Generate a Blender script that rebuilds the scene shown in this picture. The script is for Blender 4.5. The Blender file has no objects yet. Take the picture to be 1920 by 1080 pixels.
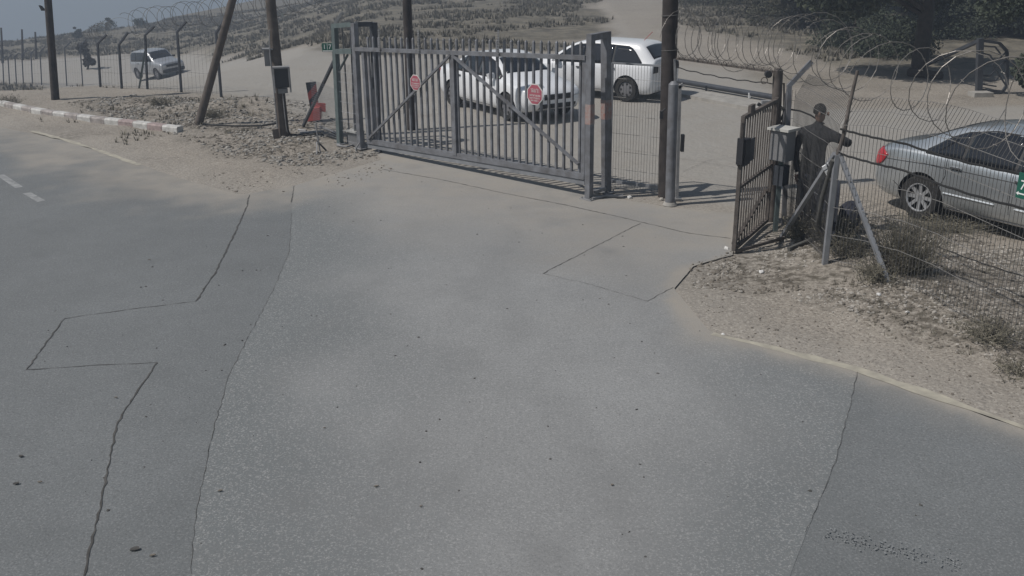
import bpy, bmesh, math, random
import numpy as np
from mathutils import Vector, Matrix
from mathutils.bvhtree import BVHTree
random.seed(7)
rng = np.random.default_rng(7)
SC = bpy.context.scene
COL = SC.collection
R = math.radians

# ------------------------------------------------------------------ camera
HAZE = 0.0034
FPX, TH, ROLL, H = 1800.0, 0.345211, -0.0110356, 3.94
CF = np.array([0, math.cos(TH), -math.sin(TH)])
_r = np.array([1.0, 0, 0]); _u = np.cross(_r, CF)
CR = math.cos(ROLL) * _r + math.sin(ROLL) * _u
CU = -math.sin(ROLL) * _r + math.cos(ROLL) * _u
cd = bpy.data.cameras.new('camera')
cam = bpy.data.objects.new('camera', cd); COL.objects.link(cam)
cd.sensor_width = 36; cd.lens = 36 * FPX / 1920; cd.clip_start = 0.1; cd.clip_end = 3000
cam.matrix_world = Matrix(((CR[0], CU[0], -CF[0], 0), (CR[1], CU[1], -CF[1], 0), (CR[2], CU[2], -CF[2], H), (0, 0, 0, 1)))
SC.camera = cam

# ------------------------------------------------------------------ light
SUN_DIR = np.array([-0.72, -0.195, 1.0]); SUN_DIR = SUN_DIR / np.linalg.norm(SUN_DIR)   # towards the sun
SUN_EL = math.asin(SUN_DIR[2]); SUN_AZ = math.atan2(SUN_DIR[0], SUN_DIR[1])
world = bpy.data.worlds.new('World'); SC.world = world; world.use_nodes = True
nt = world.node_tree; nt.nodes.clear()
sky = nt.nodes.new('ShaderNodeTexSky'); sky.sky_type = 'NISHITA'; sky.sun_disc = False
sky.sun_elevation = SUN_EL; sky.sun_rotation = SUN_AZ; sky.air_density = 1.6; sky.dust_density = 1.0; sky.altitude = 100
tc = nt.nodes.new('ShaderNodeTexCoord'); sx = nt.nodes.new('ShaderNodeSeparateXYZ'); cx = nt.nodes.new('ShaderNodeCombineXYZ')
mx = nt.nodes.new('ShaderNodeMath'); mx.operation = 'MAXIMUM'; mx.inputs[1].default_value = 0.14
bg = nt.nodes.new('ShaderNodeBackground'); bg.inputs['Strength'].default_value = 0.045
hs = nt.nodes.new('ShaderNodeHueSaturation'); hs.inputs['Saturation'].default_value = 0.85
wo = nt.nodes.new('ShaderNodeOutputWorld')
L = nt.links.new
L(tc.outputs['Generated'], sx.inputs[0]); L(sx.outputs['X'], cx.inputs['X']); L(sx.outputs['Y'], cx.inputs['Y'])
L(sx.outputs['Z'], mx.inputs[0]); L(mx.outputs[0], cx.inputs['Z']); L(cx.outputs[0], sky.inputs['Vector'])
L(sky.outputs[0], hs.inputs['Color']); L(hs.outputs[0], bg.inputs['Color']); L(bg.outputs[0], wo.inputs['Surface'])
sl = bpy.data.lights.new('sun', 'SUN'); sl.energy = 3.2; sl.angle = R(0.55); sl.color = (1.0, 0.955, 0.90)
so = bpy.data.objects.new('sun', sl); COL.objects.link(so); so.location = (-20, -10, 30)
so.rotation_euler = Vector(SUN_DIR).to_track_quat('Z', 'Y').to_euler()
SC.view_settings.view_transform = 'Standard'; SC.view_settings.look = 'None'
SC.view_settings.exposure = 0.17; SC.view_settings.gamma = 1.0; SC.view_settings.use_curve_mapping = False
try:
    SC.cycles.max_bounces = 6; SC.cycles.volume_bounces = 0; SC.cycles.volume_step_rate = 5
    SC.cycles.transparent_max_bounces = 8
except Exception: pass

# ------------------------------------------------------------------ terrain and picking points on it
def sstep(a, b, t):
    t = np.clip((t - a) / (b - a), 0, 1); return t * t * (3 - 2 * t)
def vnoise(x, y, s, seed=0):
    x = np.asarray(x, float) / s + seed * 17.3; y = np.asarray(y, float) / s + seed * 9.1
    xi = np.floor(x); yi = np.floor(y); fx = x - xi; fy = y - yi
    fx = fx * fx * (3 - 2 * fx); fy = fy * fy * (3 - 2 * fy)
    def h(a, b):
        v = np.sin(a * 127.1 + b * 311.7 + seed * 74.7) * 43758.5453
        return v - np.floor(v)
    return (h(xi, yi) * (1 - fx) + h(xi + 1, yi) * fx) * (1 - fy) + (h(xi, yi + 1) * (1 - fx) + h(xi + 1, yi + 1) * fx) * fy
def fbm(x, y, s, seed=0, o=3):
    r = 0; a = 1; n = 0
    for k in range(o):
        r = r + a * vnoise(x, y, s / 2 ** k, seed + k); n += a; a *= .5
    return r / n
def base_h(x, y):
    x = np.asarray(x, float); y = np.asarray(y, float)
    t = np.maximum(0, -x - 8.0)
    t = np.maximum(0, t - .07 * np.maximum(y - 50, 0))
    d = (0.22 * np.minimum(t, 16) + 0.07 * np.maximum(t - 16, 0)) * sstep(27, 42, y)
    dist = np.hypot(x, y); cr = 112 + 70 * sstep(-.42, -.15, x / np.maximum(y, 1.))
    d = d + np.maximum(0, np.minimum(dist, 600) - cr) * 0.16 * sstep(cr, cr + 28, dist)
    d = d + .95 * np.exp(-((x + 22) / 12) ** 2 - ((y - 58) / 14) ** 2)
    up = 0.05 * np.maximum(0, x - 12) * sstep(35, 60, y)
    return -d + up
def ray(px, py):
    d = CF + CR * (px - 960) / FPX - CU * (py - 540) / FPX
    return d
def G(px, py, z=0.0):
    """point of the ground seen at a pixel of the photograph, lifted by z"""
    d = ray(px, py); o = np.array([0, 0, H]); t = 3.0; st = 0.05
    while t < 400:
        p = o + d * t
        if p[2] < base_h(p[0], p[1]) + z: break
        t += st if t < 60 else .4
    lo, hi = t - .5, t
    for _ in range(24):
        m = (lo + hi) / 2; p = o + d * m
        if p[2] < base_h(p[0], p[1]) + z: hi = m
        else: lo = m
    return o + d * hi
def GY(px, py, ref):
    """point on the sight line at the same distance north as ref"""
    d = ray(px, py); t = ref[1] / d[1]
    return np.array([0, 0, H]) + d * t

# ------------------------------------------------------------------ materials
MATS = {}
def mat(name, col, rough=.7, metal=0., var=.12, scale=8., bump=.0, bscale=60., spec=.4, col2=None, alpha=None, coat=0., trans=0.):
    if name in MATS: return MATS[name]
    m = bpy.data.materials.new(name); m.use_nodes = True; MATS[name] = m
    n = m.node_tree; b = n.nodes['Principled BSDF']
    b.inputs['Roughness'].default_value = rough; b.inputs['Metallic'].default_value = metal
    b.inputs['Specular IOR Level'].default_value = spec; b.inputs['Coat Weight'].default_value = coat
    b.inputs['Coat Roughness'].default_value = 0.08
    b.inputs['Transmission Weight'].default_value = trans
    t = n.nodes.new('ShaderNodeTexCoord')
    no = n.nodes.new('ShaderNodeTexNoise'); no.inputs['Scale'].default_value = scale; no.inputs['Detail'].default_value = 5
    n.links.new(t.outputs['Object'], no.inputs['Vector'])
    mr = n.nodes.new('ShaderNodeMapRange'); mr.inputs[1].default_value = .3; mr.inputs[2].default_value = .7
    n.links.new(no.outputs['Fac'], mr.inputs[0])
    mi = n.nodes.new('ShaderNodeMix'); mi.data_type = 'RGBA'
    c = np.array(col[:3]); c2 = np.array(col2) if col2 is not None else c * (1 - var * 2)
    mi.inputs[6].default_value = (*np.clip(c * (1 + var), 0, 1), 1); mi.inputs[7].default_value = (*np.clip(c2, 0, 1), 1)
    n.links.new(mr.outputs[0], mi.inputs[0]); n.links.new(mi.outputs[2], b.inputs['Base Color'])
    if bump:
        nb = n.nodes.new('ShaderNodeTexNoise'); nb.inputs['Scale'].default_value = bscale; nb.inputs['Detail'].default_value = 3
        bp = n.nodes.new('ShaderNodeBump'); bp.inputs['Strength'].default_value = bump; bp.inputs['Distance'].default_value = .01
        n.links.new(t.outputs['Object'], nb.inputs['Vector']); n.links.new(nb.outputs['Fac'], bp.inputs['Height'])
        n.links.new(bp.outputs[0], b.inputs['Normal'])
    return m

def ground_mat(name, base, specks, attr=True, bumpd=.006, fine=70., coarse=False):
    """world-scale mineral surface; attribute 'mask': R = scrub and painted tree shade, G = dust or litter, B = paler compacted"""
    m = bpy.data.materials.new(name); m.use_nodes = True; n = m.node_tree; b = n.nodes['Principled BSDF']
    b.inputs['Roughness'].default_value = .92; b.inputs['Specular IOR Level'].default_value = .25
    N = n.nodes.new; K = n.links.new
    t = N('ShaderNodeTexCoord')
    def noise(s, det=4, w=None, rough=.55):
        q = N('ShaderNodeTexNoise'); q.inputs['Scale'].default_value = s; q.inputs['Detail'].default_value = det; q.inputs['Roughness'].default_value = rough
        K(t.outputs['Object'], q.inputs['Vector']); return q.outputs['Fac']
    def rng_(s, a, c, lo=0., hi=1.):
        q = N('ShaderNodeMapRange'); q.inputs[1].default_value = a; q.inputs[2].default_value = c; q.inputs[3].default_value = lo; q.inputs[4].default_value = hi
        K(s, q.inputs[0]); return q.outputs[0]
    def mixc(f, a, c, bt='MIX'):
        q = N('ShaderNodeMix'); q.data_type = 'RGBA'; q.blend_type = bt
        K(f, q.inputs[0]) if not isinstance(f, float) else setattr(q.inputs[0], 'default_value', f)
        for i, v in ((6, a), (7, c)):
            if isinstance(v, tuple): q.inputs[i].default_value = (*v, 1)
            else: K(v, q.inputs[i])
        return q.outputs[2]
    def mul(a, c):
        q = N('ShaderNodeMath'); q.operation = 'MULTIPLY'
        for i, v in enumerate((a, c)):
            if isinstance(v, float): q.inputs[i].default_value = v
            else: K(v, q.inputs[i])
        return q.outputs[0]
    at = N('ShaderNodeAttribute'); at.attribute_name = 'mask'
    sp = N('ShaderNodeSeparateColor'); K(at.outputs['Color'], sp.inputs[0])
    dk = tuple(v * .88 for v in base); lt = tuple(min(1, v * 1.10) for v in base)
    c = mixc(rng_(noise(.35, 9, rough=.62), .35, .65), dk, lt)
    c = mixc(rng_(noise(3.0, 6), .35, .7, 0., .22), c, tuple(v * .7 for v in base))
    if name == 'worn asphalt': c = mixc(mul(sp.outputs[2], 1.0), c, (.150, .161, .164))
    c = mixc(rng_(noise(fine, 3, rough=.7), .50, .64, 0., .8), c, specks[0])
    c = mixc(rng_(noise(fine * .8 + 7, 3, rough=.7), .52, .66, 0., .8), c, specks[1])
    if name == 'dirt':
        # compacted pale ground, litter, scrub with painted tree shade
        c = mixc(mul(sp.outputs[2], rng_(noise(1.2, 5), .3, .7, .6, 1.)), c, (.285, .272, .25))
        c = mixc(mul(sp.outputs[1], rng_(noise(9., 6), .42, .6)), c, (.10, .088, .070))
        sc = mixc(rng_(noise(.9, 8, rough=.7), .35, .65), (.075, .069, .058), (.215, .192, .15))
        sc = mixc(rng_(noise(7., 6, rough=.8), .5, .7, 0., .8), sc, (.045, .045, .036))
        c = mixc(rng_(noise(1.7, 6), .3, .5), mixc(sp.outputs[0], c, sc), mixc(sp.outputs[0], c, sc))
    else:
        c = mixc(mul(sp.outputs[1], rng_(noise(2.5, 6), .2, .6, .55, 1.)), c, (.305, .280, .245))
        c = mixc(mul(sp.outputs[0], rng_(noise(1.4, 6), .35, .65, .3, 1.)), c, tuple(v * .62 for v in base))
    K(c, b.inputs['Base Color'])
    nb = noise(fine * .7, 4, rough=.7); bp = N('ShaderNodeBump'); bp.inputs['Strength'].default_value = .7; bp.inputs['Distance'].default_value = bumpd
    K(nb, bp.inputs['Height'])
    b2 = N('ShaderNodeBump'); b2.inputs['Strength'].default_value = .6; b2.inputs['Distance'].default_value = .05 if name == 'dirt' else .01
    K(noise(5. if name == 'dirt' else 2., 5), b2.inputs['Height']); K(bp.outputs[0], b2.inputs['Normal'])
    K(b2.outputs[0], b.inputs['Normal'])
    return m

GALV = mat('galvanised steel', (.28, .29, .31), .5, .35, .12, 5, spec=.4)
GREYP = mat('grey painted steel', (.185, .192, .21), .55, .2, .2, 6, col2=(.125, .122, .127))
DARKP = mat('dark grey painted steel', (.060, .066, .078), .55, .2, .14, 4)
GREENP = mat('dull green painted steel', (.115, .145, .145), .6, .1, .15, 5)
LPIPE = mat('pale weathered pipe', (.27, .27, .275), .6, .1, .16, 6)
RUST = mat('rusty brown steel', (.118, .102, .092), .8, .1, .25, 7)
WOODD = mat('dark creosoted pole wood', (.045, .038, .036), .9, 0, .25, 6, .4, 40)
WOOD = mat('weathered pole wood', (.105, .088, .077), .9, 0, .2, 6, .4, 40)
WIRE = mat('galvanised wire', (.16, .155, .15), .6, .3, .1, 5)
WIRED = mat('dark wire', (.05, .047, .045), .7, .2, .1, 5)
RAZOR = mat('razor wire steel', (.23, .215, .20), .5, .5, .1, 5)
RUBBER = mat('black rubber cable', (.02, .02, .02), .7, 0, .1, 5)
PLAST = mat('grey plastic box', (.20, .20, .205), .6, 0, .08, 5)
PLASTL = mat('pale grey box', (.48, .475, .45), .6, 0, .08, 5)
BLACK = mat('black box', (.03, .03, .034), .6, 0, .1, 5)
RED = mat('faded red paint', (.44, .10, .09), .6, 0, .15, 5)
REDS = mat('sign red', (.36, .09, .12), .5, 0, .06, 5)
WHITE = mat('white paint', (.78, .78, .78), .5, 0, .04, 5)
WORNW = mat('worn white paint', (.62, .61, .59), .8, 0, .1, 9)
SGREEN = mat('sign green', (.012, .10, .07), .5, 0, .05, 5)
CONC = mat('concrete', (.33, .315, .29), .9, 0, .12, 5, .3, 60)
CARW = mat('white car paint', (.74, .75, .77), .3, 0, .015, 2, coat=.6)
CARS = mat('silver grey car paint', (.54, .57, .59), .30, .72, .02, 2, coat=.8)
CARJ = mat('light metallic paint', (.42, .43, .45), .35, .5, .02, 2, coat=.5)
CARG = mat('dark car glass', (.012, .014, .018), .06, 0, .02, 2, spec=.7)
TRIM = mat('black car trim', (.02, .02, .022), .6, 0, .05, 5)
TYRE = mat('tyre rubber', (.028, .027, .026), .85, 0, .15, 9)
ALLOY = mat('alloy rim', (.55, .56, .58), .35, .6, .04, 3)
HUBC = mat('grey wheel cover', (.20, .20, .21), .5, .3, .08, 3)
LAMPR = mat('red tail lamp', (.40, .02, .03), .2, 0, .03, 3, coat=.8)
LAMPC = mat('clear headlamp', (.55, .56, .58), .15, .2, .03, 3, coat=.8)
CHROME = mat('chrome trim', (.65, .65, .66), .15, .9, .02, 3)
STONE = mat('pale limestone', (.36, .335, .30), .9, 0, .18, 9, .3, 40)
STONEG = mat('grey rubble', (.29, .275, .25), .9, 0, .25, 9, .3, 40)
STONED = mat('dark soil clods', (.17, .15, .125), .95, 0, .2, 9)
SKIN = mat('skin', (.25, .15, .11), .6, 0, .05, 6)
CLOTH = mat('dark grey clothing', (.034, .034, .038), .9, 0, .3, 9, .8, 14)
CLOTH2 = mat('dark blue grey trousers', (.035, .038, .055), .9, 0, .2, 12)
HAIR = mat('dark hair', (.015, .012, .010), .7, 0, .2, 30)
BARK = mat('bark', (.05, .042, .036), .95, 0, .2, 8, .5, 20)
LEAFA = mat('dark foliage', (.036, .045, .032), .8, 0, .3, 1.2, spec=.15, col2=(.065, .072, .050))
LEAFB = mat('brownish foliage', (.080, .075, .056), .8, 0, .3, 1.2, spec=.15, col2=(.05, .055, .038))
DRY = mat('dry weed stalks', (.17, .155, .12), .9, 0, .25, 4, col2=(.085, .08, .062))
STRAW = mat('dry scrub', (.165, .15, .118), .9, 0, .25, .7, col2=(.085, .08, .068))
BRICKR = mat('reddish paint on steel', (.26, .13, .11), .7, 0, .25, 14, col2=(.30, .29, .28))
CRACK = mat('road crack', (.075, .072, .068), .95, 0, .2, 6)
LINE = mat('worn yellowish edge line', (.37, .345, .28), .85, 0, .16, 7, col2=(.28, .26, .22))
LINEW = mat('worn white road paint', (.27, .275, .275), .85, 0, .18, 9)
KERBG = mat('kerb bare pinkish', (.33, .30, .285), .85, 0, .2, 9)
KERBW = mat('kerb white', (.50, .49, .47), .8, 0, .14, 9)
M_DIRT = ground_mat('dirt', (.272, .243, .208), ((.12, .105, .09), (.42, .39, .34)), bumpd=.01, fine=28)
M_ROAD = ground_mat('asphalt', (.156, .165, .168), ((.11, .115, .118), (.235, .24, .243)), fine=56)
M_WORN = ground_mat('worn asphalt', (.250, .253, .252), ((.165, .168, .168), (.335, .335, .33)), fine=62, bumpd=.006)

# ------------------------------------------------------------------ object helpers
ORG = {}
def tag(o, label=None, cat=None, group=None, kind=None):
    if label: o['label'] = label
    if cat: o['category'] = cat
    if group: o['group'] = group
    if kind: o['kind'] = kind
    return o
def thing(name, label, cat, loc, group=None, rz=0., local=False):
    o = bpy.data.objects.new(name, None); COL.objects.link(o); o.location = [float(v) for v in loc]
    o.rotation_euler = (0, 0, rz); o.empty_display_size = .2
    ORG[o.name] = np.zeros(3) if local else np.array(loc, float)
    return tag(o, label, cat, group)
def nrm(v): v = np.asarray(v, float); return v / (np.linalg.norm(v) + 1e-12)
class MB:
    def __init__(s): s.v = []; s.f = []; s.n = 0
    def add(s, v, f):
        v = np.asarray(v, float); s.v.append(v); s.f += [tuple(int(i) + s.n for i in q) for q in f]; s.n += len(v); return s
    def box(s, c, size, ax=None):
        """box: centre c, size, axes rows"""
        A = np.eye(3) if ax is None else np.array(ax, float); h = np.array(size) / 2
        v = [np.array(c) + A[0] * h[0] * i + A[1] * h[1] * j + A[2] * h[2] * k for i in (-1, 1) for j in (-1, 1) for k in (-1, 1)]
        return s.add(v, [(0, 1, 3, 2), (4, 6, 7, 5), (0, 4, 5, 1), (2, 3, 7, 6), (0, 2, 6, 4), (1, 5, 7, 3)])
    def bar(s, a, b, w, d=None, side=None):
        """square bar from a to b"""
        a = np.array(a, float); b = np.array(b, float); t = nrm(b - a); d = d or w
        sd = np.array(side, float) if side is not None else (np.array([1., 0, 0]) if abs(t[2]) > .7 else np.array([0, 0, 1.]))
        sd = nrm(sd - t * np.dot(sd, t)); u = np.cross(t, sd)
        return s.box((a + b) / 2, (np.linalg.norm(b - a), w, d), (t, sd, u))
    def tube(s, pts, r, n=6, cap=True):
        P = [np.array(p, float) for p in pts]; m = len(P); rr = r if hasattr(r, '__len__') else [r] * m
        V = []; t0 = nrm(P[1] - P[0]); sd = np.array([1., 0, 0]) if abs(t0[2]) > .7 else np.array([0, 0, 1.])
        for i in range(m):
            t = nrm(P[min(i + 1, m - 1)] - P[max(i - 1, 0)]); sd = nrm(sd - t * np.dot(sd, t)); u = np.cross(t, sd)
            for k in range(n):
                a = 2 * math.pi * k / n; V.append(P[i] + rr[i] * (sd * math.cos(a) + u * math.sin(a)))
        F = [(i * n + k, i * n + (k + 1) % n, (i + 1) * n + (k + 1) % n, (i + 1) * n + k) for i in range(m - 1) for k in range(n)]
        if cap: F += [tuple(range(n))[::-1], tuple((m - 1) * n + k for k in range(n))]
        return s.add(V, F)
    def prism(s, poly, c, ax, depth):
        """poly in (u,v) extruded along third axis"""
        A = np.array(ax, float); n = len(poly); c = np.array(c, float)
        V = [c + A[0] * p[0] + A[1] * p[1] + A[2] * z for z in (-depth / 2, depth / 2) for p in poly]
        F = [tuple(range(n))[::-1], tuple(n + i for i in range(n))] + [(i, (i + 1) % n, n + (i + 1) % n, n + i) for i in range(n)]
        return s.add(V, F)
    def build(s, name, m, parent=None, smooth=0, kind=None, label=None, local=False, link=True):
        v = np.concatenate(s.v) if s.v else np.zeros((0, 3))
        if parent is not None and not local: v = v - ORG[parent.name]
        me = bpy.data.meshes.new(name); me.from_pydata(v.tolist(), [], s.f)
        for mm in (m if isinstance(m, (list, tuple)) else [m]): me.materials.append(mm)
        if smooth:
            me.polygons.foreach_set('use_smooth', [True] * len(me.polygons)); me.set_sharp_from_angle(angle=R(smooth))
        o = bpy.data.objects.new(name, me); COL.objects.link(o)
        if parent is not None: o.parent = parent; ORG[o.name] = ORG[parent.name]
        else: ORG[o.name] = np.zeros(3)
        if kind: o['kind'] = kind
        if label: o['label'] = label
        return o
def solo(mb, name, m, label, cat, group=None, smooth=0, kind=None):
    """a thing that is one mesh, origin at its own base"""
    v = np.concatenate(mb.v); c = np.array([(v[:, 0].min() + v[:, 0].max()) / 2, (v[:, 1].min() + v[:, 1].max()) / 2, v[:, 2].min()])
    mb.v = [v - c]; o = mb.build(name, m, None, smooth); o.location = c.tolist()
    return tag(o, label, cat, group, kind)
Z = np.array([0, 0, 1.])
def up(p, h): return np.array(p, float) + Z * h

# ------------------------------------------------------------------ ground plan (points found on the ground)
def inside(x, y, poly):
    c = np.zeros(np.shape(x), bool); n = len(poly)
    for i in range(n):
        (x1, y1), (x2, y2) = poly[i][:2], poly[(i + 1) % n][:2]
        k = ((y1 > y) != (y2 > y)) & (x < (x2 - x1) * (y - y1) / (y2 - y1 + 1e-12) + x1); c ^= k
    return c
def pdist(x, y, poly, closed=True):
    d = np.full(np.shape(x), 1e9); n = len(poly)
    for i in range(n if closed else n - 1):
        a = np.array(poly[i][:2]); b = np.array(poly[(i + 1) % n][:2]); ab = b - a; L2 = ab @ ab + 1e-12
        t = np.clip(((x - a[0]) * ab[0] + (y - a[1]) * ab[1]) / L2, 0, 1)
        d = np.minimum(d, np.hypot(x - a[0] - t * ab[0], y - a[1] - t * ab[1]))
    return d
def nearest(x, y, poly):
    d = np.full(len(x), 1e9); ox = x.copy(); oy = y.copy()
    for i in range(len(poly)):
        a = np.array(poly[i][:2]); b = np.array(poly[(i + 1) % len(poly)][:2]); ab = b - a; t = np.clip(((x - a[0]) * ab[0] + (y - a[1]) * ab[1]) / (ab @ ab + 1e-12), 0, 1)
        qx, qy = a[0] + t * ab[0], a[1] + t * ab[1]; dd = np.hypot(x - qx, y - qy); k = dd < d; d[k] = dd[k]; ox[k] = qx[k]; oy[k] = qy[k]
    return ox, oy
def sd(x, y, poly): return np.where(inside(x, y, poly), 1, -1) * pdist(x, y, poly)
def GL(*pp): return [G(*p) for p in pp]
RD = np.array([-.722, .692])           # direction of the road, to the left and away
RN = np.array([.692, .722])
e0, e1 = G(0, 240), G(1920, 805)
ROADP = [e0[:2] + RD * 40, e0[:2] + RD * 12] + [p[:2] for p in GL((0, 238), (120, 264), (240, 300), (340, 336), (455, 366), (560, 346), (640, 322), (716, 300))] + \
        [G(690, 270)[:2], G(1150, 372)[:2], G(1270, 392)[:2], G(1378, 400)[:2]] + \
        [p[:2] for p in GL((1372, 478), (1300, 500), (1262, 540), (1330, 622), (1600, 694), (1920, 805))] + \
        [e1[:2] - RD * 25, e1[:2] - RD * 25 - RN * 8.6, e0[:2] + RD * 40 - RN * 8.6]
WORNP = [p[:2] for p in GL((552, 349), (547, 400), (543, 470), (515, 540), (470, 625), (430, 705), (402, 800), (383, 890), (368, 960), (357, 1078), (340, 1300))] + \
        [G(1440, 1300)[:2]] + [p[:2] for p in GL((1482, 1078), (1512, 1000), (1545, 920), (1568, 860), (1592, 770), (1607, 697), (1332, 624), (1264, 542), (1300, 500), (1370, 478), (1378, 402), (1270, 392), (1150, 372))] + \
        [G(692, 272)[:2], G(716, 300)[:2], G(640, 322)[:2]]
YARDP = [p[:2] for p in GL((690, 268), (1378, 398), (1440, 400), (1700, 330), (2100, 300), (2000, 190), (1500, 205), (1450, 150), (1290, 60), (1240, -40), (1090, -40), (1150, 60), (1040, 95), (640, 100), (400, 97), (240, 98), (60, 112), (-250, 124), (-250, 160), (60, 158), (200, 163), (420, 180))]
TRACKP = [p[:2] for p in GL((1105, 0), (1150, 40), (1210, 95), (1270, 120), (1500, 150), (1700, 140), (1640, 112), (1420, 75), (1290, 50), (1262, 0), (1240, -40), (1080, -40))]
ROCKYL = [p[:2] for p in GL((250, 178), (420, 188), (520, 190), (660, 230), (720, 285), (640, 315), (520, 312), (420, 290), (300, 245), (120, 195))]
ROCKYR = [p[:2] for p in GL((1290, 500), (1480, 430), (1640, 400), (1920, 470), (2100, 560), (2100, 760), (1920, 690), (1700, 640), (1480, 560), (1300, 540))]
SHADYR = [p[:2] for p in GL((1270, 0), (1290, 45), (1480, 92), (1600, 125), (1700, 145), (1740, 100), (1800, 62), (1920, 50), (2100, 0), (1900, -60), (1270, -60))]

def terrain_z(x, y):
    z = base_h(x, y)
    out = -sd(x, y, ROADP)                                   # distance outside the paving
    yard = sd(x, y, YARDP)
    m = sstep(0.0, .5, out) * (1 - .85 * sstep(-.3, .3, yard))
    b = G(470, 205); b2 = G(560, 262); b3 = G(1610, 500); b4 = G(1800, 560)
    z = z - .012 - .02 * (1 - sstep(-.3, 0, out))
    z = z + m * (.10 * (fbm(x, y, 1.1, 3) - .4) + .05 * (fbm(x, y, .35, 5) - .4))
    near = sstep(0.1, .9, out)
    z = z + near * (.30 * np.exp(-(((x - b[0]) / 1.9) ** 2 + ((y - b[1]) / .9) ** 2)) + .10 * np.exp(-(((x - b2[0]) / 1.3) ** 2 + ((y - b2[1]) / .7) ** 2))
                    + .16 * np.exp(-(((x - b3[0]) / .7) ** 2 + ((y - b3[1]) / 1.3) ** 2)) + .12 * np.exp(-(((x - b4[0]) / 1.2) ** 2 + ((y - b4[1]) / .8) ** 2)))
    far = sstep(30, 60, y) * (1 - sstep(0, 1, yard))
    return z + far * .5 * (fbm(x, y, 9, 11) - .5)
def zt(x, y): return float(terrain_z(np.array([x]), np.array([y]))[0])
def onT(p): return np.array([p[0], p[1], zt(p[0], p[1])])

def grid_mesh(name, xs, ys, zf, m, maskf, keep=None, parent=None, snap=None, jit=0.):
    X, Y = np.meshgrid(xs, ys, indexing='ij'); x = X.ravel(); y = Y.ravel(); z = zf(x, y)
    ny = len(ys); i, j = np.meshgrid(np.arange(len(xs) - 1), np.arange(ny - 1), indexing='ij')
    a = (i * ny + j).ravel(); F = np.stack([a, a + ny, a + ny + 1, a + 1], 1)
    if keep is not None:
        k = keep(x, y); F = F[k[F].any(1)] if snap is not None else F[k[F].all(1)]
        u, inv = np.unique(F, return_inverse=True); F = inv.reshape(-1, 4); x, y = x[u].copy(), y[u].copy()
        if snap is not None:
            o_ = ~inside(x, y, snap); ox, oy = nearest(x[o_], y[o_], snap)
            w = jit * (vnoise(ox, oy, .35, 83) + .6 * vnoise(ox, oy, .12, 84) - .8); w2 = jit * (vnoise(ox, oy, .3, 85) - .5)
            x[o_], y[o_] = ox + w, oy + w2
        z = zf(x, y)
    me = bpy.data.meshes.new(name); me.vertices.add(len(x)); me.vertices.foreach_set('co', np.stack([x, y, z], 1).ravel())
    me.loops.add(F.size); me.loops.foreach_set('vertex_index', F.ravel().astype(np.int32))
    me.polygons.add(len(F)); me.polygons.foreach_set('loop_start', (np.arange(len(F)) * 4).astype(np.int32))
    me.polygons.foreach_set('use_smooth', np.ones(len(F), bool)); me.update(); me.validate()
    at = me.color_attributes.new('mask', 'FLOAT_COLOR', 'POINT'); M = maskf(x, y)
    at.data.foreach_set('color', np.concatenate([M, np.ones((len(x), 1))], 1).ravel().astype(np.float32))
    me.materials.append(m); o = bpy.data.objects.new(name, me); COL.objects.link(o); ORG[o.name] = np.zeros(3)
    o['kind'] = 'structure'; return o
ar = np.arange
XS = np.concatenate([ar(-430, -60, 12), ar(-60, -16, 1.), ar(-16, 9, .14), ar(9, 40, .7), ar(40, 430, 12)])
YS = np.concatenate([ar(-12, 4, 1), ar(4, 30, .14), ar(30, 60, .6), ar(60, 130, 1.5), ar(130, 520, 12)])
def maskT(x, y):
    yard = sd(x, y, YARDP); track = sd(x, y, TRACKP); n = fbm(x, y, 3, 21) - .5; n2 = fbm(x, y, .8, 31) - .5
    scrub = sstep(26, 34, y) * (1 - sstep(-.8, .8, yard + n * 4)) * (1 - sstep(-.6, .8, track + n * 2.5))
    scrub = np.maximum(scrub * np.where(x < -10, sstep(30, 38, y + n * 3), 1), .9 * sstep(-.8, .6, sd(x, y, SHADYR) + n * 2))  # under the trees the dark scrub colour also paints in their shade
    litter = 1.0 * sstep(-.4, .5, sd(x, y, ROCKYL) + n2 * 1.2) * sstep(.30, .55, fbm(x, y, .5, 41)) + 1.0 * sstep(-.3, .5, sd(x, y, ROCKYR) + n2) * sstep(.22, .5, fbm(x, y, .4, 43))
    litter = np.maximum(litter, .5 * sstep(.55, .75, fbm(x, y, 1.6, 51)) * (1 - sstep(0, 1, yard)))
    pale = np.maximum(sstep(-.2, .6, yard + n * .6) * (1 - .8 * sstep(-1, 1, track)), .4 * (1 - sstep(0, 1.2, -sd(x, y, ROADP))))
    return np.stack([np.clip(scrub, 0, 1), np.clip(litter, 0, 1), np.clip(pale, 0, 1)], 1)
ground = grid_mesh('ground', XS, YS, terrain_z, M_DIRT, maskT)

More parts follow.
